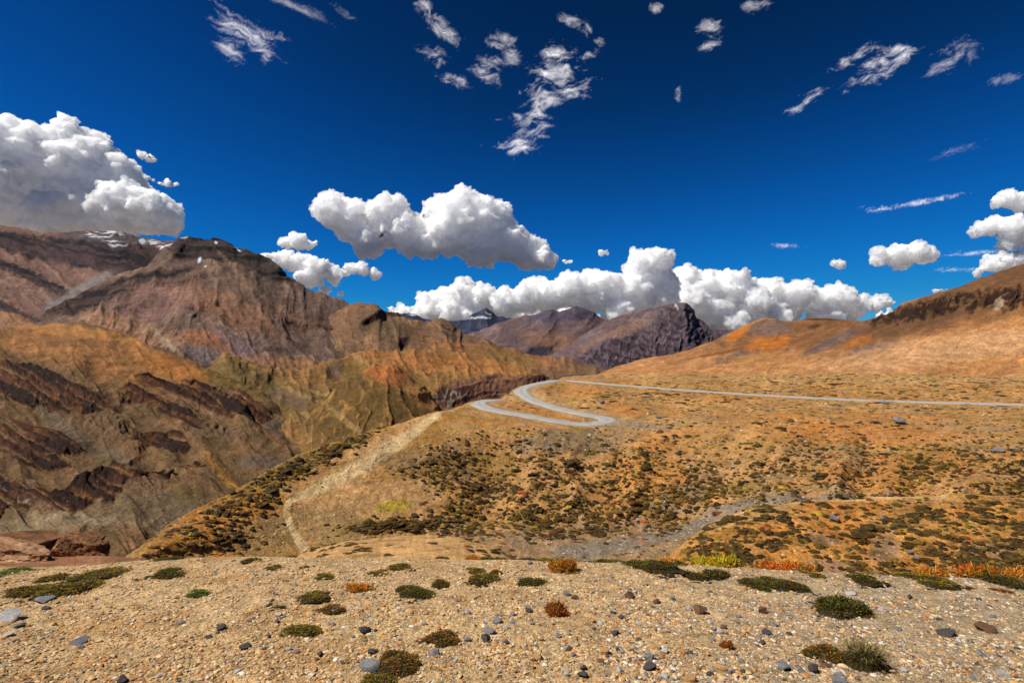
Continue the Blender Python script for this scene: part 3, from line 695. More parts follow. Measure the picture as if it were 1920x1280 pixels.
def flatten(s, path, w, blend, sink):
    X = s.P[..., 0]; Y = s.P[..., 1]; Z = s.P[..., 2]
    sub = (Y > 140) & (Y < 300) & (X > -40)
    xs, ys = X[sub], Y[sub]
    best = np.full(xs.shape, 1e9); bz = np.zeros(xs.shape)
    for a, b in zip(path[:-1], path[1:]):
        ab = b-a; L = ab[0]**2+ab[1]**2+1e-9
        t = np.clip(((xs-a[0])*ab[0]+(ys-a[1])*ab[1])/L, 0, 1)
        d = np.hypot(xs-a[0]-t*ab[0], ys-a[1]-t*ab[1])
        m = d < best; best[m] = d[m]; bz[m] = (a[2]+t*ab[2])[m]
    k = 1-sstep(w, w+blend, best)
    z = Z[sub]; Z[sub] = z*(1-k)+(bz-sink)*k
    dd = np.full(X.shape, 1e9); dd[sub] = best
    return dd
dA = flatten(s, RA, ROADW+1.0, 7, 0.25)
dB = flatten(s, RB, ROADW+0.8, 5, 0.25)
dR = np.minimum(dA, dB)

# colours of the middle ground
W = lambda sc, o=5, sd=0: fbm(s.P[..., 0]/sc, s.P[..., 1]/sc, octv=o, seed=sd)
s.paint((212, 162, 106), np.ones_like(s.py))
s.paint((210, 138, 70), sstep(-.05, .3, W(30, 5, 311))*.6)
s.paint((176, 148, 118), sstep(.05, .4, W(16, 5, 312))*.7)
s.paint((164, 136, 70), sstep(.0, .35, W(12, 6, 313))*.55)
s.paint((206, 166, 118), s.blob(1500, 705, 600, 14, 1, seed=314, wob=.2)*.6)
s.paint((176, 148, 50), (s.blob(1700, 706, 240, 5, -2, seed=315)+s.blob(1250, 698, 200, 3, 1, seed=316))*.6*sstep(-.1, .3, W(9, 4, 9)))
s.paint((210, 142, 80), (s.blob(1620, 815, 190, 22, 0, seed=317)+s.blob(1170, 768, 36, 14, 20, seed=318)+s.blob(1460, 790, 110, 14, 5, seed=319)*.5)*.75)
s.paint((160, 142, 122), np.clip(s.blob(1110, 1018, 240, 34, -2, seed=320)+s.blob(1330, 990, 130, 14, -22, seed=321)+s.blob(1250, 950, 150, 26, -30, seed=322)*.7+s.blob(850, 985, 60, 18, 10, seed=323)+s.blob(1500, 942, 120, 6, -6, seed=340), 0, 1)*.62)
s.paint((158, 136, 108), s.blob(1080, 830, 110, 26, -4, seed=324)*.75)
s.paint((170, 150, 124), s.blob(1180, 796, 60, 9, 6, seed=325)*.8)
s.paint((140, 116, 46), (s.blob(760, 830, 90, 22, -24, seed=326)+s.blob(860, 870, 120, 24, -4, seed=341))*.5)
# pale sandy back of the spur, grey-green outer flank, orange tail
s.paint((212, 168, 118), np.clip(s.blob(660, 885, 150, 30, -36, seed=327, wob=.15)+s.blob(700, 940, 130, 34, -8, seed=328, wob=.2)+s.blob(790, 790, 40, 8, -30, seed=329, wob=.15), 0, 1)*.9)
s.paint((182, 152, 108), s.blob(620, 990, 110, 34, 4, seed=330)*.7)
s.paint((190, 170, 48), s.blob(738, 945, 34, 11, -8, seed=331)*.75+s.blob(600, 905, 60, 5, -32, seed=342)*.6)
s.paint((134, 118, 48), s.blob(560, 875, 190, 18, -27, seed=332, wob=.3)*.65)
s.paint((212, 142, 66), s.blob(400, 990, 130, 34, -22, seed=333)*.75)
s.paint((166, 142, 100), s.blob(500, 1005, 60, 40, 0, seed=334)*.7)
def poly_dist(s, pts):
    best = np.full(s.py.shape, 1e9)
    for (ax, ay), (bx, by) in zip(pts[:-1], pts[1:]):
        L = (bx-ax)**2+(by-ay)**2; t = np.clip(((s.PX-ax)*(bx-ax)+(s.py-ay)*(by-ay))/L, 0, 1)
        best = np.minimum(best, np.hypot(s.PX-ax-t*(bx-ax), s.py-ay-t*(by-ay)))
    return best
s.paint((216, 184, 140), (1-sstep(1.2, 4.5, poly_dist(s, [(700, 865), (640, 893), (588, 913), (562, 924), (541, 938), (534, 950), (537, 965), (547, 990), (556, 1006), (567, 1022), (574, 1036)])+1*fbm(s.PX/8, s.py/8, octv=3, seed=343)))*.3)
s.paint((190, 162, 128), (1-sstep(ROADW+.2, ROADW+4.6, dR+3.5*W(5, 4, 344)))*.85)
moss = sstep(.02, .3, W(5, 5, 335)+.25*W(20, 3, 336)-.1)
s.paint((128, 106, 46), moss*.45*(1-sstep(4, 6, 6-np.clip(dR-ROADW, 0, 6)))*(1-s.blob(690, 915, 140, 50, -25, seed=337)))
s.paint((150, 140, 128), (1-sstep(.5, 1.4, poly_dist(s, [(1050, 1040), (1180, 1022), (1280, 996), (1340, 970), (1400, 953), (1470, 941), (1540, 935), (1700, 930)])/np.interp(s.PX, [1050, 1280, 1500, 1700], [16, 14, 7, 4])))*.8)
s.paint((244, 212, 164), (1-sstep(.7, 1.5, poly_dist(s, [(822, 777), (790, 797), (755, 825), (720, 846), (690, 868), (640, 893), (590, 918), (556, 932), (540, 944), (536, 960), (543, 984), (556, 1006), (574, 1034)])/np.interp(s.PX, [540, 620, 700, 760, 820], [5.5, 11, 12, 9, 5])+.4*fbm(s.PX/12, s.py/12, octv=3, seed=345)))*.85)
s.run = .25; s.fall = 110; s.build('hillside', M_slope)

def strip(name, path, w, mat, kind, lift=0.12, colr=(184, 180, 174), rag=0.8, sides=5, seed=1):
    P = path; T = np.gradient(P, axis=0); T[:, 2] = 0; T /= np.linalg.norm(T, axis=1, keepdims=True)
    N = np.stack([-T[:, 1], T[:, 0], 0*T[:, 0]], 1)
    offs = np.linspace(-1, 1, sides*2+1); V = []
    arc = np.concatenate([[0], np.cumsum(np.linalg.norm(np.diff(P, axis=0), axis=1))])
    for k, o in enumerate(offs):
        ww = w+rag*perlin(arc/5.0, arc*0+(3 if o > 0 else 9), seed=seed)
        p = P+N*(o*ww)[:, None] if not np.isscalar(ww) else P+N*o*ww
        p = p.copy(); p[:, 2] += lift*(1-abs(o)**4)-0.35*(abs(o) > .99)
        V.append(p)
    V = np.stack(V, 1); c = np.zeros(V.shape)
    c[:] = s2l(colr); tr = np.abs(np.abs(offs)-.45) < .12; c[:, np.abs(offs) > .85] = s2l((196, 172, 142)); c[:, np.abs(offs) < .15] *= .86
    c[:, tr] *= 1.12
    c *= (1+.22*fbm(V[..., 0]/3, V[..., 1]/3, octv=4, seed=seed+3))[..., None]
    o = mesh_np(name, V, grid_faces(*V.shape[:2]), mat, c*ALB); tag(o, kind=kind); return o
M_road = terrain_mat('road_gravel', 0.25, .4, 0.16)
RL = dense(link)
strip('road', np.concatenate([RB[::-1], RL[::-1][1:], RA[1:]]), ROADW, M_road, 'structure')

# ================================================================== small sandy knoll below the crest, and the orange mound on the right
cr = [(430, 1085, 30), (520, 1056, 31), (560, 1040, 32), (600, 1024, 33), (650, 1013, 34), (700, 1008, 34.5), (760, 1005, 35), (820, 1004, 35), (860, 1007, 34.5), (900, 1016, 34), (940, 1030, 33), (970, 1046, 32), (1010, 1062, 31), (1100, 1100, 30)]
s = Sheet([[(x, y+150, 14) for x, y, d in cr], [(x, max(1075, y+34), 22) for x, y, d in cr], [(x, y+16, 29) for x, y, d in cr], cr, [(x, y+12, d+4) for x, y, d in cr], [(x, y+330, d+16) for x, y, d in cr]], 430, 1100, 2.2, 1.0)
s.world(); s.lift(fbm(s.P[..., 0]/3, s.P[..., 1]/3, octv=4, seed=351)*.25)
s.paint((216, 172, 120), np.ones_like(s.py))
s.paint((188, 146, 96), sstep(0, .4, fbm(s.P[..., 0]/2, s.P[..., 1]/2, octv=5, seed=352))*.5)
s.paint((122, 100, 44), sstep(.12, .3, fbm(s.P[..., 0]/1.8, s.P[..., 1]/1.1, octv=4, seed=353))*.5)
SK = s; s.build('knoll', terrain_mat('knoll_sand', 0.1, 1, .3, .1))

cr = [(1180, 1110, 56), (1240, 1056, 58), (1270, 1030, 60), (1290, 1012, 61), (1310, 996, 62.5), (1340, 978, 64), (1390, 960, 66), (1450, 947, 68), (1520, 940, 70), (1600, 935, 71), (1700, 930, 72), (1800, 928, 72), (1920, 926, 72), (2400, 925, 72)]
ft = [(1180, 1130, 50), (1240, 1090, 50), (1290, 1080, 50), (1340, 1075, 50), (1450, 1075, 50), (1600, 1085, 49), (1750, 1090, 48), (1920, 1095, 47), (2400, 1110, 45)]
md = [(1180, 1118, 53), (1240, 1072, 54), (1290, 1040, 55), (1340, 1015, 56.5), (1450, 1000, 58), (1600, 995, 58.5), (1750, 992, 58), (1920, 990, 58), (2400, 990, 57)]
md2 = [(1180, 1112, 55), (1240, 1060, 57), (1290, 1020, 58.5), (1340, 990, 61), (1450, 965, 63.5), (1600, 958, 65), (1750, 952, 65), (1920, 950, 65), (2400, 950, 65)]
s = Sheet([[(x, y+560, 34) for x, y, d in ft], [(x, y+120, 42) for x, y, d in ft], ft, md, md2, cr, [(x, y+14, d+5) for x, y, d in cr], [(x, y+110, d+16) for x, y, d in cr]], 1180, 2400, 2.2, 1.1)
s.world(); s.lift(fbm(s.P[..., 0]/9, s.P[..., 1]/9, octv=5, seed=361)*.8)
s.disp(fbm(s.PX/16, s.py/10, octv=5, seed=364)*2.0)
s.paint((216, 158, 92), np.ones_like(s.py))
s.paint((222, 142, 70), sstep(-.1, .3, fbm(s.P[..., 0]/9, s.P[..., 1]/9, octv=5, seed=362))*.7)
s.paint((216, 176, 118), s.blob(1400, 970, 110, 9, -16, seed=363)*.7+s.blob(1640, 937, 200, 5, -2, seed=3)*.6)
s.paint((168, 138, 116), (s.blob(1660, 1030, 26, 30, 10, seed=365)+s.blob(1540, 1010, 34, 10, 10, seed=366)+s.blob(1560, 1065, 90, 12, 0, seed=367)+s.blob(1870, 1038, 80, 20, 5, seed=368))*.75)
s.paint((112, 92, 42), sstep(.1, .35, fbm(s.P[..., 0]/3.2, s.P[..., 1]/3.2, octv=5, seed=369))*.6)
SM = s; s.paint((240, 200, 146), sstep(4.55, 4.85, s.V+.15*fbm(s.PX/20, s.py/20, octv=3, seed=8))*.85*(s.PX < 1780)); s.run = .3; s.build('mound', M_slope)

# brown slope under the boulders on the left
cr = [(-700, 1010, 24), (-200, 1040, 24), (0, 1046, 23.5), (120, 1043, 23), (200, 1040, 22.5), (260, 1046, 22), (330, 1075, 21), (420, 1140, 20)]
s = Sheet([[(x, y+260, 9) for x, y, d in cr], [(x, y+60, 14) for x, y, d in cr], [(x, y+14, 19) for x, y, d in cr], cr, [(x, y+25, d+4) for x, y, d in cr], [(x, y+200, d+14) for x, y, d in cr]], -700, 420, 3, 1.0)
s.world(); s.lift(fbm(s.P[..., 0]/2, s.P[..., 1]/2, octv=5, seed=371)*.12)
s.paint((164, 116, 86), np.ones_like(s.py)); s.paint((150, 118, 100), sstep(0, .4, fbm(s.P[..., 0]/1.2, s.P[..., 1]/1.2, octv=5, seed=372))*.6)
SL = s; s.build('slope', terrain_mat('brown_gravel', 0.08, 1, .35, .2))

# ================================================================== FOREGROUND gravel crest
EDGE = [(-3000, 1062), (-400, 1060), (0, 1060), (60, 1062), (120, 1061), (200, 1056), (240, 1052), (320, 1047), (480, 1043), (600, 1045), (700, 1046), (800, 1047), (950, 1048), (1020, 1051), (1090, 1053), (1200, 1056), (1280, 1059), (1400, 1065), (1540, 1072), (1640, 1077), (1700, 1080), (1800, 1083), (1920, 1087), (2600, 1095), (5000, 1100)]
DE = 7.5; CAMH = 1.7
ex = np.array(EDGE, float)
def edge_at(px): return np.interp(px, ex[:, 0], ex[:, 1])
def near_py(px, D):
    sl = (edge_at(px)-640)/F-CAMH/DE
    return 640+F*(CAMH/D+sl)
xs = [e[0] for e in EDGE]
rows = [0.5, 1.2, 2.2, 2.8, 3.4, 4.2, 5.2, 6.4]
cv = [[(x, near_py(x, d)-2.0*0, d) for x in xs] for d in rows]
cv.append([(x, edge_at(x)+0.0, DE) for x in xs])
cv.append([(x, edge_at(x)+14, 9.0) for x in xs])
cv.append([(x, edge_at(x)+70, 11.5) for x in xs])
cv.append([(x, edge_at(x)+190, 16) for x in xs])
cv.append([(x, edge_at(x)+400, 26) for x in xs])
cv.append([(x, edge_at(x)+520, 40) for x in xs])
class Near(Sheet): pass
pxs = np.concatenate([np.arange(-3000, -150, 60), np.arange(-150, 2070, 2.4), np.arange(2070, 5000, 60)])
s = Sheet.__new__(Sheet)
PY = []; LD = []
for c in cv:
    a = np.array(sorted(c), float); PY.append(pchip(pxs, a[:, 0], a[:, 1])); LD.append(pchip(pxs, a[:, 0], np.log(a[:, 2])))
nseg = [6, 14, 40, 70, 60, 55, 45, 35, 14, 10, 10, 10, 6]
vv = [0.0]
for k, n in enumerate(nseg): vv += list(k+np.arange(1, n+1)/n)
s.px = pxs; s.v = np.array(vv); ks = np.arange(len(cv), dtype=float)
s.py = pchip(s.v, ks, np.array(PY)); s.lD = pchip(s.v, ks, np.array(LD)); s.R, s.C = s.py.shape
s.PX = np.broadcast_to(pxs[None], s.py.shape).copy(); s.col = np.zeros(s.py.shape+(3,)); s.V = s.v[:, None]+0*s.py
s.world()
X, Y = s.P[..., 0], s.P[..., 1]
fade = 1-.6*sstep(6.2, 7.5, Y)*sstep(9, 7.5, Y)
s.lift((fbm(X/1.6, Y/1.6, octv=3, seed=401)*.07+fbm(X/.32, Y/.32, octv=4, seed=402)*.028+np.abs(fbm(X/.075, Y/.075, octv=3, seed=403))*.022)*fade)
Wn = lambda sc, o=5, sd=0: fbm(X/sc, Y/sc, octv=o, seed=sd)
s.paint((230, 196, 152), np.ones_like(s.py))
s.paint((240, 208, 160), sstep(-.1, .3, Wn(1.3, 5, 411))*.6)
s.paint((192, 138, 74), sstep(.0, .35, Wn(.7, 6, 412))*.5*sstep(1500, 500, s.PX))
s.paint((194, 128, 60), sstep(1160, 1280, s.py)*sstep(900, 100, s.PX)*.55*sstep(-.2, .2, Wn(.5, 5, 413)))
s.paint((196, 178, 152), sstep(1150, 1700, s.PX)*.75)
s.paint((172, 158, 142), sstep(.05, .3, Wn(.4, 6, 414))*.45*sstep(700, 1300, s.PX))
s.paint((150, 124, 84), sstep(.15, .4, Wn(.09, 4, 415))*.5)
s.paint((122, 112, 58), sstep(.22, .4, Wn(.22, 5, 416))*.45)
SN = s; s.run = 0.0; s.mottle = .6; s.build('gravel_ground', M_near)
# ================================================================== BOULDERS, STONES, SHRUBS
def rock_np(sub, seed, planes=9, flat=1.0, rough=.05, jag=0.0, layered=False):
    v, f = (ICOS[sub][0].copy(), ICOS[sub][1])
    r_ = np.random.default_rng(seed)
    for i in range(planes):
        n = r_.normal(size=3); n /= np.linalg.norm(n)
        if layered and i < planes//2: n = np.array([.12, .1, 1.0])*(1 if i % 2 else -1)+r_.normal(size=3)*.04; n /= np.linalg.norm(n)
        d = r_.uniform(.42, .82)
        k = v@n-d
        v = v-np.maximum(k, 0)[:, None]*n
    if rough > 0:
        nn = fbm(v[:, 0]*2.2+seed, v[:, 1]*2.2, v[:, 2]*2.2, octv=4, seed=seed % 50)
        v = v*(1+rough*nn*2.5)[:, None]
    if jag > 0:
        st = np.round(v[:, 2]*7+nn*1.5)/7; v[:, :2] *= (1+jag*np.sin(st*37+seed))[:, None]
    v = v/np.abs(v).max(0); v[:, 2] *= flat
    return v, f
ICOS = {}
def _mk(sub):
    bm = bmesh.new(); bmesh.ops.create_icosphere(bm, subdivisions=sub, radius=1.0)
    v = np.array([q.co[:] for q in bm.verts]); f = np.array([[q.index for q in p.verts] for p in bm.faces]); bm.free(); ICOS[sub] = (v, f)
for _s in (1, 2, 3, 4, 5, 6): _mk(_s)

def rock_mat(name, base, dark, light, sc=9.0, strata=False):
    m, nt, b = new_mat(name); tc = nt.nodes.new('ShaderNodeTexCoord'); v = tc.outputs['Object']
    n1 = noise_node(nt, v, sc*.35, 5, .65, .6); n2 = noise_node(nt, v, sc*2.2, 5, .7)
    c = ramp(nt, n1, [(0.3, rgba(dark, ALB)), (0.5, rgba(base, ALB)), (0.72, rgba(light, ALB))])
    r2 = ramp(nt, n2, [(0.3, .68), (0.7, 1.22)]); c = mixc(nt, c, r2, 1.0, 'MULTIPLY')
    h = n2
    if strata:
        w = nt.nodes.new('ShaderNodeTexWave'); w.wave_type = 'BANDS'; w.bands_direction = 'Z'; w.inputs['Scale'].default_value = sc*.35
        w.inputs['Distortion'].default_value = 5.0; w.inputs['Detail'].default_value = 4; nt.links.new(v, w.inputs['Vector'])
        r3 = ramp(nt, w.outputs['Fac'], [(0.15, .6), (0.4, 1.05)]); c = mixc(nt, c, r3, .8, 'MULTIPLY')
    nt.links.new(c, b.inputs['Base Color']); b.inputs['Roughness'].default_value = .85
    bp = nt.nodes.new('ShaderNodeBump'); bp.inputs['Strength'].default_value = .6; bp.inputs['Distance'].default_value = .25/sc
    nt.links.new(h, bp.inputs['Height']); nt.links.new(bp.outputs[0], b.inputs['Normal'])
    return m
MR = {'grey': rock_mat('grey_stone', (140, 138, 138), (84, 82, 84), (200, 194, 188), 30),
      'slate': rock_mat('dark_slate', (86, 80, 80), (50, 46, 48), (126, 118, 116), 30),
      'white': rock_mat('white_stone', (214, 208, 200), (150, 148, 150), (240, 236, 230), 30, True),
      'tan': rock_mat('tan_stone', (214, 162, 104), (160, 108, 62), (236, 200, 150), 30),
      'rust': rock_mat('rusty_stone', (120, 88, 64), (70, 50, 40), (168, 126, 92), 30),
      'red': rock_mat('red_boulder_rock', (150, 102, 66), (88, 58, 40), (208, 160, 114), 1.6, True),
      'pale': rock_mat('pale_boulder_rock', (206, 158, 116), (140, 92, 62), (232, 196, 156), 1.6, True),
      'mid': rock_mat('hillside_boulder_rock', (140, 132, 128), (84, 78, 78), (200, 194, 188), 1.2)}
ROCKM = {}
def rock_mesh(kind, var, sub=3, **kw):
    key = (kind, var, sub, tuple(sorted(kw.items())))
    if key not in ROCKM:
        v, f = rock_np(sub, 100+var*7+len(ROCKM)*0, **kw)
        ROCKM[key] = mesh_np('stone', v, f, MR[kind], None, smooth=False, link=False)
    return ROCKM[key]

def put(me, name, p, size, rz=0.0, sink=.25, tilt=(0, 0)):
    o = bpy.data.objects.new(name, me); COL.objects.link(o)
    o.location = (float(p[0]), float(p[1]), float(p[2]+size[2]*(1-sink*2)))
    o.scale = size; o.rotation_euler = (tilt[0], tilt[1], rz); return o

# foreground stones one by one: (column, row, width, height factor, kind, label)
STONES = [
 (20, 1156, 50, .38, 'white', 'long white and grey striped slab lying at the left edge of the gravel'),
 (78, 1123, 40, .35, 'grey', 'flat grey slab just in front of the long dark shrub on the left'),
 (88, 1139, 18, .45, 'slate', 'small dark grey stone below the flat grey slab on the left'),
 (37, 1171, 19, .5, 'grey', 'blue-grey stone in front of the long white slab'),
 (147, 1201, 34, .35, 'grey', 'broken grey stone half sunk in gravel, left foreground'),
 (12, 1190, 20, .4, 'white', 'pale stone at the left edge below the long white slab'),
 (227, 1275, 24, .7, 'slate', 'dark pointed stone at the bottom edge, left of the frame centre'),
 (90, 1192, 11, .6, 'white', 'small cream stone between the long white slab and the sunken grey stone'),
 (415, 1176, 20, .45, 'slate', 'dark slate chip left of the big olive cushion'),
 (372, 1188, 20, .4, 'grey', 'pale grey flat stone left of the dark slate chip'),
 (392, 1191, 17, .4, 'slate', 'grey chip touching the pale flat stone left of the big olive cushion'),
 (470, 1163, 14, .4, 'grey', 'thin blue-grey chip above and left of the big olive cushion'),
 (460, 1212, 22, .5, 'slate', 'brown-grey stone lower left of the big olive cushion'),
 (505, 1134, 14, .55, 'slate', 'small black stone beside the small dark tuft above the big cushion'),
 (523, 1152, 13, .5, 'white', 'small white stone above the big olive cushion'),
 (600, 1225, 14, .9, 'slate', 'upright dark stone lower right of the big olive cushion'),
 (540, 1215, 12, .6, 'white', 'white pebble below the big olive cushion'),
 (558, 1221, 16, .4, 'grey', 'grey flat stone below the big olive cushion'),
 (683, 1181, 26, .6, 'slate', 'dark angular stone between the two olive cushions in the foreground'),
 (837, 1130, 13, .6, 'slate', 'small round dark stone below the middle green patch'),
 (695, 1248, 46, .5, 'grey', 'large light grey layered stone beside the bottom olive cushion'),
 (700, 1222, 22, .5, 'slate', 'dark stone just behind the large layered one'),
 (735, 1225, 18, .6, 'tan', 'tan stone above the bottom olive cushion'),
 (818, 1223, 25, .62, 'grey', 'smooth blue-grey stone below the brown-topped cushion'),
 (911, 1197, 23, .75, 'slate', 'dark upright stone in the heap of grey stones at centre'),
 (917, 1183, 24, .5, 'grey', 'flat grey stone leaning on the dark upright one'),
 (930, 1164, 22, .45, 'grey', 'light grey stone topmost of the heap at centre'),
 (950, 1176, 16, .5, 'white', 'pale stone right of the grey heap at centre'),
 (878, 1147, 12, .8, 'white', 'white upright chip left of the grey heap'),
 (877, 1200, 14, .6, 'grey', 'small grey stone left of the dark upright one'),
 (948, 1203, 11, .7, 'slate', 'little dark stone right of the dark upright one'),
 (1000, 1168, 14, .6, 'grey', 'blue-grey chip below the rusty brown tuft'),
 (1008, 1231, 19, .75, 'tan', 'orange-tan block standing alone near the bottom centre'),
 (1093, 1264, 25, .6, 'slate', 'near-black boulder at the bottom centre'),
 (1061, 1262, 12, .6, 'white', 'pale grey stone left of the near-black boulder'),
 (1048, 1192, 15, .4, 'grey', 'flat pale blue stone below the rusty tuft'),
 (1061, 1112, 16, .7, 'grey', 'rounded grey stone above and right of the rusty tuft'),
 (1077, 1120, 17, .6, 'slate', 'dark grey stone touching the rounded grey one'),
 (993, 1055, 13, .5, 'grey', 'grey stone on the crest near the orange bush'),
 (992, 1144, 15, .5, 'slate', 'dark chip left of the rusty tuft'),
 (1180, 1117, 23, .55, 'rust', 'dark brown flat-topped stone right of centre'),
 (1233, 1127, 17, .6, 'rust', 'purple-brown stone between the two dark brown ones'),
 (1312, 1145, 29, .62, 'rust', 'dark reddish stone with a white chip at its left'),
 (1293, 1141, 12, .75, 'white', 'white chip touching the dark reddish stone'),
 (1133, 1221, 22, .6, 'tan', 'tan block right of the near-black boulder'),
 (1126, 1239, 15, .6, 'rust', 'brown stone just below the tan block'),
 (1225, 1211, 20, .4, 'tan', 'flat tan slab near the bottom right of centre'),
 (1217, 1234, 23, .65, 'grey', 'grey-green rounded stone on top of a black one'),
 (1217, 1250, 26, .6, 'slate', 'black stone under the grey-green rounded one'),
 (1246, 1268, 18, .5, 'white', 'white stone at the bottom edge right of centre'),
 (1278, 1222, 18, .6, 'tan', 'orange stone right of the grey-green rounded one'),
 (1165, 1156, 16, .5, 'slate', 'dark chip on the grey gravel right of the rusty tuft'),
 (1152, 1186, 17, .5, 'slate', 'blue-black chip above the tan block'),
 (1176, 1105, 12, .5, 'grey', 'blue-grey chip above the dark brown flat-topped stone'),
 (1352, 1251, 25, .55, 'tan', 'pale brown stone left of the broad tussock'),
 (1330, 1262, 17, .5, 'slate', 'dark blue chip left of the pale brown stone'),
 (1293, 1272, 26, .6, 'tan', 'large tan stone at the bottom edge, right half'),
 (1467, 1247, 27, .6, 'grey', 'pale grey angular stone left of the broad tussock'),
 (1500, 1256, 20, .5, 'grey', 'light blue stone between the angular one and the black block'),
 (1527, 1255, 22, .95, 'slate', 'black upright block at the left foot of the broad tussock'),
 (1548, 1249, 24, .4, 'rust', 'orange-brown flat stone under the left end of the broad tussock'),
 (1571, 1275, 30, .5, 'grey', 'pale stone at the bottom edge under the broad tussock'),
 (1437, 1186, 22, .4, 'slate', 'dark slab chip above the pale angular stone'),
 (1356, 1175, 14, .6, 'rust', 'brown pebble on the gravel below the dark reddish stone'),
 (1385, 1154, 12, .6, 'grey', 'grey pebble right of the dark reddish stone'),
 (1432, 1145, 18, .8, 'rust', 'olive-brown rounded stone left of the domed green cushion'),
 (1452, 1171, 13, .5, 'grey', 'grey chip between the reddish stone and the domed cushion'),
 (1652, 1141, 17, .5, 'white', 'white stone just right of the domed green cushion'),
 (1682, 1178, 17, .4, 'grey', 'pale flat stone right of and below the domed cushion'),
 (1760, 1160, 15, .5, 'slate', 'dark chip in the middle of the right-hand gravel'),
 (1775, 1187, 34, .3, 'slate', 'long low dark stone in the right-hand gravel'),
 (1850, 1178, 36, .42, 'rust', 'low dark brown stone near the right edge'),
 (1826, 1101, 14, .5, 'rust', 'small brown stone near the crest on the right'),
 (1776, 1128, 12, .5, 'slate', 'small dark stone upper right gravel under the bushes'),
 (1595, 1112, 18, .4, 'white', 'pale flat chip above the domed green cushion'),
 (1700, 1225, 15, .4, 'tan', 'orange chip right of the broad tussock'),
 (1840, 1225, 20, .4, 'grey', 'blue-grey flat stone in the lower right gravel'),
 (1880, 1262, 22, .4, 'white', 'pale slab near the lower right corner'),
 (1790, 1122, 10, .7, 'tan', 'orange pebble near the crest at right'),
 (1640, 1250, 22, .45, 'rust', 'rusty stone at the right foot of the broad tussock'),
]
vari = 0
for px, py, w, hf, kd, lb in STONES:
    p = SN.at(px, py+w*hf*.25); D = p[1]; sx = w/F*D*.5; vari += 1
    me = rock_mesh(kd, vari % 9 if kd != 'white' else 20+vari % 4, 3, planes=10, rough=.05, layered=(vari % 3 == 0))
    o = put(me, 'stone', p, (sx, sx*random.uniform(.7, 1.0), sx*hf*1.0), random.uniform(-.6, .6)+(math.pi if vari % 2 else 0), .22, (random.uniform(-.12, .12), random.uniform(-.15, .15)))
    tag(o, lb, 'stone', 'loose stones on the gravel crest')

# unnamed middling stones, alike among themselves
LAB = {'grey': 'small grey stone among the loose gravel of the crest', 'slate': 'small blackish stone among the loose gravel of the crest', 'white': 'small white stone among the loose gravel of the crest', 'tan': 'small orange-tan stone among the loose gravel of the crest'}
r_ = np.random.default_rng(77); n = 0
while n < 120:
    px = r_.uniform(0, 1920); py = 1062+(r_.uniform()**.8)*214
    dens = .25+.75*math.exp(-((px-930)/260)**2-((py-1190)/60)**2)+.8*math.exp(-((px-1420)/140)**2-((py-1225)/50)**2)+.5*math.exp(-((px-1150)/200)**2-((py-1150)/50)**2)
    if px < 600: dens *= .4
    if r_.uniform() > dens: continue
    kd = r_.choice(['grey', 'slate', 'white', 'tan'], p=[.38, .22, .2, .2]); p = SN.at(px, py)
    w = r_.uniform(8, 14)*(.75+(py-1060)/400); sx = w/F*p[1]*.5
    o = put(rock_mesh(kd, int(r_.integers(9)), 2, planes=9, rough=.05), 'small_stone', p, (sx, sx*r_.uniform(.6, 1), sx*r_.uniform(.35, .7)), r_.uniform(0, 6.28), .2, tuple(r_.uniform(-.3, .3, 2)))
    tag(o, LAB[kd], 'stone', str(kd)+' stones in the foreground gravel'); n += 1

# gravel: far more pieces than one could count, one mesh
def scatter_pts(s, n, px0, px1, py0, py1, dens=None, seed=0, far=True):
    """random points on the sheet, even per picture area times DENS"""
    r_ = np.random.default_rng(seed)
    ok = (s.QX > px0) & (s.QX < px1) & (s.QY > py0) & (s.QY < py1)
    ok[-1] = False; ok[:, -1] = False
    ok[:-1] &= (s.QY[1:] < s.QY[:-1]+.3)
    r, c = np.nonzero(ok)
    area = np.abs(s.QY[r, c]-s.QY[np.minimum(r+1, s.R-1), c])*np.abs(s.QX[r, np.minimum(c+1, s.C-1)]-s.QX[r, c])
    wgt = np.minimum(area, 400)
    if dens is not None: wgt = wgt*dens(s.QX[r, c], s.QY[r, c], s.P[r, c])
    i = r_.choice(len(r), size=n, p=wgt/wgt.sum()); r = r[i]; c = c[i]
    u = r_.uniform(size=(n, 1)); v = r_.uniform(size=(n, 1))
    a = s.P[r, c]; b = s.P[np.minimum(r+1, s.R-1), c]; d = s.P[r, np.minimum(c+1, s.C-1)]
    return a+(b-a)*u+(d-a)*v

def join_copies(name, base_list, P, S, R, colr, mat, kind='stuff', smooth=False):
    """many small copies in one mesh; base_list = [(v, f)], S = sizes (n,3), R = turn about z"""
    idx = np.arange(len(P)) % len(base_list); VV = []; FF = []; CC = []; off = 0
    for k, (v, f) in enumerate(base_list):
        m = idx == k
        if not m.any(): continue
        p = P[m]; sz = S[m]; a = R[m]; n = len(p)
        w = v[None]*sz[:, None, :]
        x = w[..., 0]*np.cos(a)[:, None]-w[..., 1]*np.sin(a)[:, None]; y = w[..., 0]*np.sin(a)[:, None]+w[..., 1]*np.cos(a)[:, None]
        q = np.stack([x, y, w[..., 2]], -1)+p[:, None]
        VV.append(q.reshape(-1, 3)); FF.append((f[None]+(np.arange(n)*len(v))[:, None, None]+off).reshape(-1, f.shape[1]))
        cc = np.repeat(colr[m][:, None], len(v), 1)
        if callable(smooth): cc = cc*smooth(v)[None, :, None]
        CC.append(cc.reshape(-1, 3)); off += n*len(v)
    o = mesh_np(name, np.concatenate(VV), np.concatenate(FF), mat, np.concatenate(CC), smooth=bool(smooth))
    if kind: o['kind'] = kind
    return o

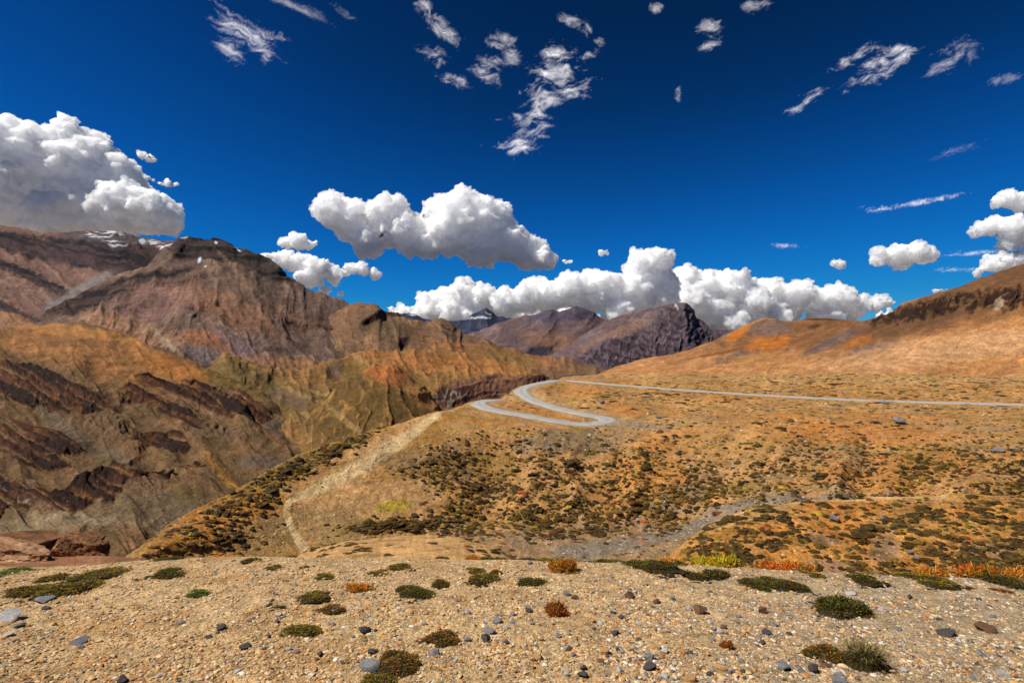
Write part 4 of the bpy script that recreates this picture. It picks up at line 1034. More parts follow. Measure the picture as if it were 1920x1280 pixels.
def vc_mat(name, grain=60., rough=.9, amt=.3):
    m, nt, b = new_mat(name); at = nt.nodes.new('ShaderNodeAttribute'); at.attribute_name = 'Col'
    tc = nt.nodes.new('ShaderNodeTexCoord'); n = noise_node(nt, tc.outputs['Object'], grain, 4, .7)
    c = mixc(nt, at.outputs['Color'], ramp(nt, n, [(.3, 1-amt), (.7, 1+amt)]), 1.0, 'MULTIPLY')
    nt.links.new(c, b.inputs['Base Color']); b.inputs['Roughness'].default_value = rough; return m

PEB = np.array([s2l(c) for c in [(226, 190, 140), (208, 160, 104), (236, 208, 168), (190, 136, 82), (168, 150, 134), (132, 130, 130), (92, 86, 86), (238, 232, 224), (222, 142, 74), (150, 104, 70)]])
def pebble_cols(px, seed, n):
    r_ = np.random.default_rng(seed); right = sstep(600, 1500, px+900*fbm(P[:, 0]/.5, P[:, 1]/.5, octv=3, seed=19))
    pl = np.array([.34, .18, .24, .08, .07, .02, .02, .03, .02, .02]); pr = np.array([.20, .10, .20, .05, .16, .07, .06, .10, .02, .03])
    cu = np.cumsum(pl)[None]*(1-right[:, None])+np.cumsum(pr)[None]*right[:, None]
    k = (r_.uniform(size=(n, 1))*cu[:, -1:] > cu).sum(1)
    return PEB[np.clip(k, 0, 9)]*r_.uniform(.72, 1.08, (n, 1))
NG = 60000
P = scatter_pts(SN, NG, -700, 2620, 1046, 1400, lambda x, y, p: np.where((x > -80) & (x < 2000), 1.0, .35)*(.6+.4*np.clip(fbm(p[..., 0]/.5, p[..., 1]/.5, octv=3, seed=5)*3+.4, 0, 1)), 5)
r_ = np.random.default_rng(6)
qx = P[:, 0]/P[:, 1]*F+960
sz = r_.lognormal(-4.82, .55, NG)*(1+.9*fbm(P[:, 0]/.6, P[:, 1]/.6, octv=3, seed=18))*(P[:, 1]/4.5)**.45; sz = np.clip(sz, .003, .022)
S = np.stack([sz*r_.uniform(.8, 1.5, NG), sz*r_.uniform(.6, 1.1, NG), sz*r_.uniform(.3, .75, NG)], 1)
bases = [rock_np(1, 300+i, planes=5, rough=.12) for i in range(10)]
join_copies('gravel', bases, P+np.array([0, 0, .0])+S*[0, 0, .35], S, r_.uniform(0, 6.28, NG), pebble_cols(qx, 8, NG)*ALB*np.array([1.06, 1.02, .94]), vc_mat('gravel_stone', 90., .85, .2))

# ---------------------------------------------------------------- boulders at the left end and on the slopes
for (px, py, D, w, h, dep, kd, seed, lb) in [
  (140, 1052, 23.0, 116, 50, .7, 'red', 3, 'big dark red-brown boulder with a flat top at the left end of the crest'),
  (60, 1026, 26.0, 130, 26, .6, 'red', 8, 'long red-brown rock shelf lying behind the pale slab at the left edge'),
  (40, 1056, 21.0, 150, 40, .5, 'pale', 5, 'pale tan cracked slab in front of the red-brown boulders, left edge'),
  (190, 1050, 22.6, 22, 14, .7, 'red', 6, 'small brown rock at the right foot of the big red-brown boulder'),
  (-60, 1046, 24.0, 120, 60, .6, 'red', 7, 'red-brown boulder cut by the left edge')]:
    v, f = rock_np(6, 500+seed, planes=14, rough=.10, layered=True)
    n = fbm(v[:, 0]*3.1, v[:, 1]*3.1, v[:, 2]*4+seed, octv=5, seed=seed); cr_ = ridged(v[:, 0]*1.7+seed, v[:, 2]*2.5, v[:, 1]*1.7, octv=4, seed=seed)
    v = v*(1+.11*n-.10*(cr_ > .55)*(cr_-.3))[:, None]
    me = mesh_np('boulder', v, f, MR[kd], None, smooth=False, link=False)
    k = D/F; o = bpy.data.objects.new('boulder', me); COL.objects.link(o)
    o.location = ((px-960)*k, D, -(py-640)*k+h*k*.42); o.scale = (w*k*.5, w*k*.5*dep, h*k*.62); o.rotation_euler = (0, .10, random.uniform(-.2, .2))
    tag(o, lb, 'boulder', 'boulders at the left end of the crest')

MIDB = [(SM, 1513, 970, 22, 1.0, 'dark grey boulder on the orange mound, left of the pair'), (SM, 1563, 976, 24, .8, 'broad dark grey boulder on the orange mound, right of the pair'),
 (SM, 1655, 975, 12, .8, 'small grey boulder right of the dark pair on the orange mound'), (SM, 1706, 1037, 14, .6, 'pale stone block low on the orange mound'), (SM, 1716, 1047, 14, .7, 'grey-white stone just below the pale block on the orange mound'),
 (SB, 1028, 843, 12, .8, 'pale boulder on the slope below the hairpin bend'), (SB, 921, 822, 7, .8, 'small pale boulder at the upper left of the bushy slope'), (SB, 1688, 794, 26, .6, 'cluster-like pale rock on the orange patch right of centre'),
 (SB, 1613, 848, 12, .6, 'pale rock in the bushes below the orange patch'), (SB, 1870, 848, 26, .55, 'grey rock on the right part of the bushy slope'), (SB, 1128, 756, 12, 1.0, 'brown rock on the bank above the hairpin bend'),
 (SB, 1233, 783, 16, .5, 'grey rock right of the hairpin bend'), (SB, 1660, 757, 18, .4, 'low grey rock beside the straight road'), (SB, 990, 832, 10, .6, 'low grey rock left of the rubble under the hairpin'),
 (SB, 1905, 843, 14, .5, 'grey rock near the right edge of the bushy slope'), (SB, 365, 1001, 12, .6, 'pale stone on the orange tail of the spur'), (SB, 345, 988, 8, .7, 'small pale stone higher up the orange tail of the spur')]
for i, (sh, px, py, w, hf, lb) in enumerate(MIDB):
    p = sh.at(px, py); sx = w/F*p[1]*.5
    tag(put(rock_mesh('mid', 40+i % 5, 4, planes=11, rough=.08), 'boulder', p, (sx, sx*.8, sx*hf), i*1.3, .25), lb, 'boulder', 'boulders on the slopes')
NR = 2600
def rubble_d(x, y, p):
    return .12+1.0*np.exp(-((x-1080)/110)**2-((y-828)/24)**2)+.6*np.exp(-((x-1130)/260)**2-((y-1015)/26)**2)+.3*np.exp(-((x-1300)/120)**2-((y-990)/20)**2)+.25*(y > 760)*(x > 1150)
P = scatter_pts(SB, NR, 250, 1920, 740, 1050, rubble_d, 31); r_ = np.random.default_rng(32)
sz = r_.lognormal(.25, .38, NR)*1.15/F*P[:, 1]; S = np.stack([sz, sz*r_.uniform(.6, 1, NR), sz*r_.uniform(.4, .8, NR)], 1)
cc = np.array([s2l(c) for c in [(170, 150, 130), (200, 180, 160), (120, 110, 104), (222, 212, 200), (150, 112, 80)]])[r_.integers(0, 5, NR)]
join_copies('loose_rubble', bases, P, S, r_.uniform(0, 6.28, NR), cc*ALB, vc_mat('rubble_stone', 3., .9, .2))

# ---------------------------------------------------------------- shrubs
def foliage_mat(name, trans=.25):
    m = bpy.data.materials.new(name); m.use_nodes = True; nt = m.node_tree; nt.nodes.clear()
    out = nt.nodes.new('ShaderNodeOutputMaterial'); at = nt.nodes.new('ShaderNodeAttribute'); at.attribute_name = 'Col'
    b = nt.nodes.new('ShaderNodeBsdfPrincipled'); b.inputs['Roughness'].default_value = .75; b.inputs['Specular IOR Level'].default_value = .15
    t = nt.nodes.new('ShaderNodeBsdfTranslucent'); mx = nt.nodes.new('ShaderNodeMixShader'); mx.inputs[0].default_value = trans
    nt.links.new(at.outputs['Color'], b.inputs['Base Color']); nt.links.new(at.outputs['Color'], t.inputs[0])
    nt.links.new(b.outputs[0], mx.inputs[1]); nt.links.new(t.outputs[0], mx.inputs[2]); nt.links.new(mx.outputs[0], out.inputs[0]); return m
M_fol = foliage_mat('shrub_leaves')
PAL = {'dark': [(78, 78, 24), (104, 98, 34), (56, 58, 22), (112, 84, 38)], 'olive': [(134, 116, 36), (106, 98, 32), (154, 122, 50), (86, 80, 30)],
       'brown': [(144, 92, 42), (112, 88, 36), (88, 82, 30), (160, 108, 52)], 'orange': [(214, 128, 44), (222, 156, 56), (180, 96, 40), (190, 156, 66)],
       'red': [(226, 110, 40), (232, 136, 48), (190, 88, 36), (206, 150, 60)], 'lime': [(176, 174, 44), (206, 190, 50), (150, 150, 40), (228, 160, 40)],
       'rust': [(150, 72, 26), (190, 104, 34), (116, 60, 26), (170, 120, 50)], 'green': [(110, 124, 48), (88, 100, 40), (130, 140, 60), (84, 80, 30)],
       'gold': [(206, 140, 40), (170, 130, 44), (224, 110, 30), (120, 110, 40)]}
def shrub_mesh(pal, seed, n=1500, leaf=.045, upright=.25, H=1.0, lobes=7, sparse=0.0, ragged=.18):
    """unit cushion (radius 1, height 1): short leafy shoots over several merged humps"""
    r_ = np.random.default_rng(seed)
    C = np.concatenate([[[0, 0, 1.0]], np.stack([r_.uniform(-.6, .6, lobes), r_.uniform(-.6, .6, lobes), r_.uniform(.4, .75, lobes)], 1)])
    C[0, 2] = .78
    def height(x, y):
        h = np.zeros_like(x)
        for cx, cy, rr in C:
            d = ((x-cx)**2+(y-cy)**2)/(rr*rr*.75); h = np.maximum(h, np.sqrt(np.clip(1-d, 0, 1))*rr)
        return np.clip(h*(1+.25*fbm(x*3, y*3, octv=3, seed=seed % 40))-.55*np.clip(fbm(x*1.7+seed, y*1.7, octv=3, seed=seed % 40+1)+.05, 0, 1), 0, 2)
    x = r_.uniform(-1.1, 1.1, n*4); y = r_.uniform(-1.1, 1.1, n*4); h = height(x, y)
    prob = np.clip(h*3, 0, 1)*(1-sparse*(fbm(x*2.5, y*2.5, octv=2, seed=seed % 30+4) > .0))
    k = np.nonzero((h > .04) & (r_.uniform(size=n*4) < prob))[0][:n]; x, y, h = x[k], y[k], h[k]; n = len(k)
    e = .03; nx = -(height(x+e, y)-height(x-e, y))/(2*e); ny = -(height(x, y+e)-height(x, y-e))/(2*e)
    N = np.stack([np.clip(nx, -2.5, 2.5), np.clip(ny, -2.5, 2.5), np.ones(n)], 1); N /= np.linalg.norm(N, axis=1, keepdims=True)
    depth = r_.uniform(0, 1, n)**2*.3
    base = np.stack([x, y, h*(1-depth)], 1)
    d = N*(1-upright)+np.array([0, 0, upright])+r_.normal(size=(n, 3))*.45; d /= np.linalg.norm(d, axis=1, keepdims=True)
    L = leaf*r_.uniform(.7, 1.9, (n, 1))*(1+ragged*r_.exponential(1, (n, 1))); t = np.cross(d, r_.normal(size=(n, 3))); t /= np.linalg.norm(t, axis=1, keepdims=True)
    Wd = leaf*.30
    q = np.stack([base-t*Wd*.5, base+t*Wd*.5, base+d*L*.6+t*Wd, base+d*L, base+d*L*.6-t*Wd], 1)
    q[:, :, 2] = np.maximum(q[:, :, 2], -.02)
    V = q.reshape(-1, 3); i0 = np.arange(n)*5
    F3 = np.concatenate([np.stack([i0, i0+1, i0+2], 1), np.stack([i0, i0+2, i0+4], 1), np.stack([i0+4, i0+2, i0+3], 1)])
    cols = np.array([s2l(c) for c in PAL[pal]]); w = fbm(x*2, y*2, octv=3, seed=seed % 20+7)
    ci = np.clip(((w+.5)*len(cols)+r_.normal(size=n)*.8).astype(int), 0, len(cols)-1)
    lc = cols[ci]*r_.uniform(.5, 1.45, (n, 1)); CCol = np.repeat(lc, 5, 0)
    # woody heart under the shoots
    g = 22; gx, gy = np.meshgrid(np.linspace(-1.1, 1.1, g), np.linspace(-1.1, 1.1, g)); gh = height(gx, gy)*.82-.03
    gh = gh+.04*fbm(gx*8, gy*8, octv=2, seed=3)
    Vg = np.stack([gx, gy, gh], -1).reshape(-1, 3); fq = grid_faces(g, g); keep = (Vg[fq][:, :, 2] > -.02).any(1); fq = fq[keep]
    ft = np.concatenate([fq[:, [0, 1, 2]], fq[:, [0, 2, 3]]])+len(V)
    dk = s2l((58, 48, 26) if pal not in ('orange', 'red', 'lime', 'gold') else (120, 84, 30))
    CCol = np.concatenate([CCol, np.repeat(dk[None], len(Vg), 0)])
    return mesh_np('shrub', np.concatenate([V, Vg]), np.concatenate([F3, ft]), M_fol, CCol*.95, smooth=False, link=False)
SM_ = {}
def get_shrub(pal, var, **kw):
    key = (pal, var, tuple(sorted(kw.items())))
    if key not in SM_: SM_[key] = shrub_mesh(pal, 17*var+len(pal)*3+5, **kw)
    return SM_[key]
def put_shrub(px, py, w, hf, pal, lb, cat='shrub', grp='cushion plants on the gravel crest', depth=.8, name='cushion_shrub', sheet=None, rz=None, **kw):
    global vari
    sheet = sheet or SN; vari += 1
    p = sheet.at(px, py); D = p[1]; sx = w/F*D*.5
    big = dict(n=2200, leaf=.07) if w > 70 else dict(n=1100, leaf=.10); big.update(kw)
    o = bpy.data.objects.new(name, get_shrub(pal, vari % 3, **big)); COL.objects.link(o)
    o.location = (float(p[0]), float(p[1]), float(p[2]-.01)); o.scale = (sx, sx*depth, sx*hf*2.5); o.rotation_euler = (-.18, 0, rz if rz is not None else random.uniform(-.35, .35))
    tag(o, lb, cat, grp); return o

for a in [
 (147, 1106, 112, .13, 'olive', 'long dark olive cushion above the flat grey slab, left'), (55, 1108, 74, .16, 'olive', 'rounded olive cushion left of the long one, near the left edge'),
 (20, 1122, 50, .10, 'olive', 'low straggling cushion below the rounded olive one at the left edge'), (107, 1083, 62, .12, 'olive', 'low cushion behind the long dark olive one'),
 (200, 1068, 104, .05, 'olive', 'thin mat of green along the crest, far left of the gravel'), (20, 1073, 66, .05, 'green', 'thin green mat touching the left edge of the crest'),
 (350, 1060, 86, .10, 'dark', 'dark mat on the crest directly above another dark mat, left'), (316, 1079, 70, .12, 'dark', 'dark mat just below the one on the crest, left'),
 (310, 1049, 52, .07, 'dark', 'thin dark mat right on the crest edge, left'), (470, 1050, 42, .10, 'dark', 'small dark oval cushion on the crest above the sandy spur'),
 (442, 1084, 72, .07, 'green', 'light green thin mat left of centre'), (377, 1113, 56, .12, 'green', 'small bright olive cushion alone in the left gravel'),
 (520, 1062, 44, .08, 'olive', 'small thin mat on the crest below the knoll'), (577, 1118, 76, .10, 'olive', 'spreading olive mat above the big cushion'),
 (524, 1139, 27, .2, 'dark', 'small dark tuft at the upper left of the big cushion'), (573, 1186, 88, .14, 'olive', 'big square olive cushion left of centre, biggest on the left'),
 (612, 1142, 66, .10, 'brown', 'thin brownish cushion touching the top right of the big one'), (612, 1081, 42, .12, 'olive', 'small green cushion below the left foot of the knoll'),
 (572, 1063, 24, .16, 'olive', 'tiny olive tuft on the crest'), (777, 1115, 82, .13, 'dark', 'wide dark cushion below the middle of the knoll'),
 (830, 1096, 38, .22, 'brown', 'round brownish cushion touching the wide dark one'), (752, 1063, 52, .12, 'olive', 'flat olive cushion on the crest under the knoll'),
 (706, 1074, 50, .10, 'olive', 'flat olive cushion left of the one under the knoll'), (697, 1057, 30, .1, 'dark', 'small dark strip on the crest under the knoll'),
 (840, 1055, 34, .10, 'dark', 'small dark strip on the crest right of the knoll top'), (923, 1056, 62, .14, 'dark', 'dark cushion on the crest at the right foot of the knoll'),
 (895, 1068, 40, .12, 'olive', 'olive cushion under the dark one at the right foot of the knoll'), (916, 1084, 66, .12, 'olive', 'slanting olive cushion in mid gravel above the small tuft'),
 (928, 1072, 26, .2, 'brown', 'brownish tuft above the slanting olive cushion'), (998, 1093, 58, .13, 'dark', 'dark oval cushion below and left of the orange bush'),
 (957, 1116, 30, .2, 'dark', 'small dark tuft left of centre below the dark oval'), (1017, 1051, 44, .12, 'olive', 'olive cushion on the crest left of the orange bush'),
 (985, 1048, 30, .14, 'dark', 'dark small cushion on the crest edge near the gully'), (1140, 1060, 76, .14, 'dark', 'long dark cushion on the crest above grey gully bed'),
 (1222, 1065, 90, .13, 'dark', 'long dark cushion right of another on the crest'), (1268, 1058, 50, .18, 'olive', 'olive cushion at the right end of the long dark one'),
 (1095, 1060, 34, .1, 'brown', 'low brown cushion between the orange bush and the dark one'), (823, 1198, 84, .17, 'brown', 'brown-topped cushion near the bottom, left of centre'),
 (757, 1247, 104, .17, 'brown', 'brown and olive cushion beside the large layered stone'), (722, 1277, 86, .14, 'olive', 'olive cushion cut by the bottom edge'),
 (1303, 1081, 52, .15, 'dark', 'dark green cushion under the yellow-green bush, left one'), (1343, 1079, 60, .18, 'dark', 'dark green cushion under the yellow-green bush, right one'),
 (1415, 1096, 84, .12, 'dark', 'left half of the long dark cushion below the red bushes'), (1468, 1101, 86, .14, 'dark', 'right half of the long dark cushion below the red bushes'),
 (1528, 1077, 42, .12, 'olive', 'small olive mat on the crest right of the red bushes'), (1613, 1086, 62, .15, 'dark', 'dark cushion on the crest right of the small olive mat'),
 (1683, 1079, 42, .10, 'olive', 'flat olive mat on the crest left of the golden bushes'), (1747, 1088, 84, .12, 'olive', 'olive mat in front of the golden bush'),
 (1873, 1090, 84, .16, 'dark', 'green mat under the golden bush at the right edge'), (1880, 1108, 32, .12, 'rust', 'small rusty mat below the green one at the right edge'),
 (1580, 1147, 104, .26, 'dark', 'domed dark green cushion standing alone on the right-hand gravel'), (1626, 1156, 46, .12, 'brown', 'low brownish tail of the domed cushion'),
 (1545, 1228, 86, .26, 'brown', 'smooth olive-brown left half of the broad tussock')]:
    px, py, w, hf, pal, lb = a
    put_shrub(px, py, w*.98, hf, pal, lb, depth=.85 if py > 1110 else 1.1)
# the autumn-coloured bushes
for a in [
 (1053, 1069, 54, .36, 'gold', 'rounded orange and yellow bush on the crest at centre'), (1045, 1152, 52, .42, 'rust', 'wispy rust-red tuft in the middle gravel'),
 (1250, 1053, 34, .30, 'orange', 'small orange bush on the crest above the long dark cushion'), (887, 1048, 32, .26, 'orange', 'tiny orange bush at the right foot of the knoll'),
 (668, 1101, 62, .10, 'gold', 'low orange-olive tuft below the knoll'), (1320, 1062, 48, .34, 'lime', 'yellow-green bush on the crest, left half with orange tips'), (1358, 1060, 56, .34, 'lime', 'bright yellow-green bush on the crest, right half'),
 (1438, 1062, 44, .32, 'red', 'flame-red bush on the crest, left of the pair'), (1480, 1063, 42, .3, 'red', 'orange-red bush in the middle of the flame-coloured row'), (1506, 1064, 44, .34, 'orange', 'orange bush on the crest, right end of the flame-coloured row'),
 (1735, 1072, 46, .34, 'orange', 'orange bush left of the brightest one near the right edge'), (1762, 1074, 40, .34, 'gold', 'golden bush just left of the brightest orange one'),
 (1815, 1084, 54, .40, 'red', 'brightest orange bush near the right edge'), (1855, 1074, 62, .36, 'gold', 'golden-orange bush right of the brightest one'), (1905, 1077, 56, .34, 'orange', 'orange bush cut by the right edge'),
 (1363, 1215, 26, .5, 'rust', 'small orange twiggy plant left of the broad tussock')]:
    px, py, w, hf, pal, lb = a
    put_shrub(px, py, w, hf, pal, lb, grp='autumn-coloured bushes on the crest', name='autumn_bush', upright=.6, ragged=.6, leaf=.10, n=1200, lobes=9, cat='bush')

# broad tussock: cushion with long grass blades
def blades(n, seed, L=1.0, w=.012, spread=.9, cols=((120, 110, 50), (150, 130, 70), (80, 80, 34), (190, 170, 120)), droop=.5):
    r_ = np.random.default_rng(seed); a = r_.uniform(0, 6.28, n); rr = r_.uniform(0, .55, n)**.7
    b = np.stack([rr*np.cos(a), rr*np.sin(a), np.full(n, .3)*(1-rr)], 1); out = np.stack([np.cos(a), np.sin(a), np.zeros(n)], 1)*r_.uniform(.2, spread, (n, 1))+r_.normal(size=(n, 3))*.12
    l = L*r_.uniform(.5, 1, (n, 1)); V = []; t = np.cross(out, [0, 0, 1.0]); t /= np.linalg.norm(t, axis=1, keepdims=True)+1e-9
    for k in range(4):
        s_ = k/3; c = b+out*l*s_+np.array([0, 0, 1.0])*l*(s_*.75-droop*s_**2*.9)
        V += [c-t*w*(1-s_*.85), c+t*w*(1-s_*.85)]
    V = np.stack(V, 1).reshape(-1, 3); i0 = np.arange(n)*8
    Fq = np.concatenate([np.stack([i0+2*k, i0+2*k+1, i0+2*k+3, i0+2*k+2], 1) for k in range(3)])
    cc = np.array([s2l(c) for c in cols])[r_.integers(0, len(cols), n)]; return V, Fq, np.repeat(cc, 8, 0)
p = SN.at(1620, 1252); sx = 100/F*p[1]*.5
t = bpy.data.objects.new('grass_tussock', None); COL.objects.link(t); t.location = (float(p[0]), float(p[1]), float(p[2])); t.scale = (sx, sx*.8, sx)
tag(t, 'dark half of the broad tussock, with long pale blades hanging over it, lower right', 'grass tussock', 'cushion plants on the gravel crest')
o = bpy.data.objects.new('cushion', shrub_mesh('dark', 91, n=2600, leaf=.035)); COL.objects.link(o); o.parent = t; o.scale = (1, 1, .62)
V, Fq, cc = blades(420, 5, L=.8, w=.016); o = mesh_np('blades', V, Fq, M_fol, cc*.6, smooth=False, parent=t); o.location = (0, 0, .35)

# dry twigs and small green sprouts
for i, (px, py, w) in enumerate([(950, 1262, 30), (975, 1250, 26), (1000, 1258, 28), (1290, 1225, 34), (1282, 1250, 30), (1600, 1205, 24), (1885, 1262, 34), (1860, 1270, 26), (640, 1270, 24), (1610, 1200, 22)]):
    p = SN.at(px, py); sx = w/F*p[1]
    V, Fq, cc = blades(16, 60+i, L=1.0, w=.012, spread=.8, cols=((110, 72, 46), (150, 110, 70), (70, 46, 34)), droop=.3)
    o = mesh_np('dry_twig', V, Fq, M_fol, cc*.6, smooth=False); o.location = (float(p[0]), float(p[1]), float(p[2])); o.scale = (sx, sx, sx)
    tag(o, 'thin dry brown twigs sticking out of the foreground gravel', 'twigs', 'dry twigs in the foreground gravel')
NS = 520
P = scatter_pts(SN, NS, -20, 1940, 1075, 1290, lambda x, y, p: .15+1.2*np.exp(-((x-780)/260)**2-((y-1240)/50)**2)+.5*np.exp(-((x-130)/160)**2-((y-1240)/60)**2)+.5*np.exp(-((x-560)/130)**2-((y-1240)/50)**2), 71)
r_ = np.random.default_rng(72); bl = []
for i in range(5):
    V, Fq, cc = blades(12, 80+i, L=1.0, w=.11, spread=1.2, droop=.5); bl.append((V, Fq))
sz = r_.uniform(.008, .022, NS); S = np.stack([sz, sz, sz*.8], 1)
cc = np.array([s2l(c) for c in [(116, 140, 60), (96, 120, 50), (150, 150, 70), (120, 110, 50)]])[r_.integers(0, 4, NS)]
join_copies('small_weeds', bl, P, S, r_.uniform(0, 6.28, NS), cc*.7, M_fol)

# ---------------------------------------------------------------- shrubs on the slopes
def dome(seed, lob=5):
    v, f = ICOS[2]; v = v.copy(); v[:, 2] *= .8
    n = fbm(v[:, 0]*1.6+seed*3, v[:, 1]*1.6, v[:, 2]*1.6, octv=3, seed=seed); v = v*(1+.75*n)[:, None]; v[:, 2] = np.maximum(v[:, 2], -.15)
    r_ = np.random.default_rng(seed); v = v*(1+r_.normal(size=(len(v), 1))*.09)
    return v, f
DOMES = [dome(i) for i in range(12)]
def fuzzy_mesh(seed):
    v, f = ICOS[3]; v = v.copy(); n = fbm(v[:, 0]*1.5+seed*3, v[:, 1]*1.5, v[:, 2]*1.5, octv=4, seed=seed); v = v*(1+.8*n)[:, None]
    r_ = np.random.default_rng(seed+50); v = v*(1+r_.normal(size=(len(v), 1))*.08); v[:, 2] = np.maximum(v[:, 2]*.8, -.15)
    cols = np.array([s2l(c) for c in [(80, 62, 28), (104, 80, 36), (58, 46, 24)]])[r_.integers(0, 3, len(v))]*r_.uniform(.7, 1.2, (len(v), 1))
    return mesh_np('shrub', v, f, M_fol, cols*.8, smooth=False, link=False)
FUZ = [fuzzy_mesh(i) for i in range(9)]
def g2(x, y, cx, cy, sx, sy, rot=0):
    a = math.radians(rot); dx = x-cx; dy = y-cy; u = (dx*math.cos(a)+dy*math.sin(a))/sx; v = (-dx*math.sin(a)+dy*math.cos(a))/sy
    return np.exp(-u*u-v*v)
def dB_(x, y, p):
    cl = np.clip(fbm(p[..., 0]/6, p[..., 1]/6, octv=3, seed=601)*1.3+.6, 0.2, 1.1)*np.clip(fbm(p[..., 0]/26, p[..., 1]/26, octv=3, seed=602)*.9+.75, .45, 1.1)
    rimg = 1-.9*(1-sstep(.5, 1.3, np.min([np.hypot(x-a_, (y-b_)*1.6)/26 for a_, b_ in ((1290, 992), (1315, 980), (1340, 970), (1370, 961), (1400, 953), (1435, 947), (1470, 941), (1505, 938), (1540, 935))], axis=0)))
    main = sstep(790, 850, y)*sstep(760, 860, x)*sstep(1010, 985, y)
    up = sstep(815, 780, y)*sstep(1150, 1250, x)*.85+sstep(755, 735, y)*(x > 1000)*.25
    nose = g2(x, y, 960, 755, 70, 16)*.8+g2(x, y, 1130, 745, 90, 18)*.6+g2(x, y, 1250, 750, 150, 12)*.5
    flank = g2(x, y, 560, 880, 210, 15, -28)*2.2+g2(x, y, 470, 945, 90, 26, -30)*.5+g2(x, y, 700, 808, 70, 8, -28)*1.2
    tail = g2(x, y, 350, 1010, 110, 34, -22)*.45+g2(x, y, 430, 1000, 30, 40, -20)*.9
    hedge = g2(x, y, 735, 985, 75, 12, -4)*2.2+g2(x, y, 800, 885, 90, 12, 0)*1.2
    gully = g2(x, y, 1000, 1000, 150, 18)*1.0+g2(x, y, 1180, 1020, 150, 20)*.3
    grey = 1-.75*g2(x, y, 1140, 1025, 130, 16)-.8*g2(x, y, 1080, 828, 90, 20)-.6*g2(x, y, 1330, 990, 90, 10, -20)
    bare = 1-.97*np.clip(g2(x, y, 670, 900, 130, 28, -36)*1.6+g2(x, y, 690, 940, 110, 26, -8)*1.5, 0, 1)
    tr_ = np.min([np.hypot(x-a_, y-b_) for a_, b_ in ((590, 918), (573, 925), (556, 932), (540, 944), (536, 960), (543, 984), (550, 996), (560, 1012), (574, 1034), (620, 903), (650, 887), (690, 866))], axis=0)
    bare = bare*(.06+.94*sstep(7, 15, tr_))
    road = sstep(5.5, 8, np.interp(0, [0, 1], [0, 1])+np.minimum.reduce([np.full(x.shape, 99.)]+[np.hypot(p[..., 0]-q[0], p[..., 1]-q[1]) for q in np.concatenate([RA[::8], RB[::5]])]))
    return (main+up+nose+flank+tail+hedge+gully)*cl*np.clip(grey, 0, 1)*bare*road*rimg+1e-5
PB = scatter_pts(SB, 10500, 230, 1935, 690, 1052, dB_, 611)
def dM_(x, y, p):
    return np.clip(fbm(p[..., 0]/3.2, p[..., 1]/3.2, octv=3, seed=603)*2+.65, .1, 1.4)*(.5+.9*sstep(1500, 1850, x)+.5*g2(x, y, 1360, 1010, 80, 30))*(1-.8*g2(x, y, 1660, 1030, 40, 26))*sstep(926, 950, y+0*x)
PM = scatter_pts(SM, 1150, 1280, 1935, 925, 1086, dM_, 612)
def dK_(x, y, p): return np.clip(fbm(p[..., 0]/1.2, p[..., 1]/.7, octv=3, seed=604)*3+.25, 0, 1.2)*(sstep(760, 640, x)+sstep(820, 880, x)+.12)+1e-4
PK = scatter_pts(SK, 150, 540, 985, 1006, 1062, dK_, 613)
r_ = np.random.default_rng(614)
allP = np.concatenate([PB, PM, PK]); src = np.array([0]*len(PB)+[1]*len(PM)+[2]*len(PK))
qx = allP[:, 0]/allP[:, 1]*F+960; qy = 640-allP[:, 2]/allP[:, 1]*F
wpx = r_.lognormal(-.02, .42, len(allP))*np.select([src == 0, src == 1, src == 2], [np.interp(qy, [690, 760, 850, 960, 1040], [3.6, 4.4, 5.2, 7.0, 8.5]), np.interp(qy, [925, 1080], [8, 13]), 9.])
wpx = wpx*np.where((src == 0) & (qx < 760), 1.15, 1)*np.where((src == 0) & (g2(qx, qy, 735, 985, 75, 14) > .5), 1.5, 1)
wpx = np.clip(wpx, 2.8, 40)
stretch = np.where((qy < 770) & (src == 0), 2.2, np.where(src == 2, 1.8, r_.uniform(1, 1.5, len(allP))))
flat = np.where((src == 2) | ((qy < 790) & (src == 0)) | ((src == 0) & (qy > 975)), .16, r_.uniform(.3, .5, len(allP)))
half = wpx/F*allP[:, 1]*.5
S = np.stack([half*stretch**.5, half*.85, half*flat*1.3], 1)
order = np.argsort(-wpx*stretch**.5); top = order[:300]; rest = order[300:]
def region(x, y, s_):
    if s_ == 1 and y > 975:
        if x < 1430: return 'dark shrub on the left nose of the orange mound, beside the gully'
        if x < 1560: return 'dark shrub on the orange mound below the pair of dark boulders'
        if x < 1720: return 'dark shrub around the pale stones low on the orange mound'
        return 'dark shrub in the crowded lower right part of the orange mound' if y > 1015 else 'dark shrub in the crowded upper right part of the orange mound'
    if s_ == 1: return 'dark shrub just under the pale rim of the orange mound, '+('left end' if x < 1600 else 'right end')
    if s_ == 2: return 'flat olive mat on the small sandy knoll below the crest'
    if x < 470: return 'dark tuft on the orange tail of the spur'
    if x < 760 and y < 960: return 'dark green shrub on the outer flank of the spur'
    if x < 830: return 'dark shrub in the hedge-like clump at the foot of the pale spur'
    if y > 975: return 'dark shrub beside the grey gully bed, '+('toward the sandy knoll' if x < 1050 else 'toward the orange mound')
    if x < 1040: return 'dark cushion shrub on the bushy slope under the lower road'
    if x < 1300: return 'dark cushion shrub on the bushy slope straight below the hairpin bend'
    if x < 1600: return 'dark cushion shrub on the bushy slope above the left end of the orange mound'
    return 'dark cushion shrub on the bushy slope below the straight road, far right'
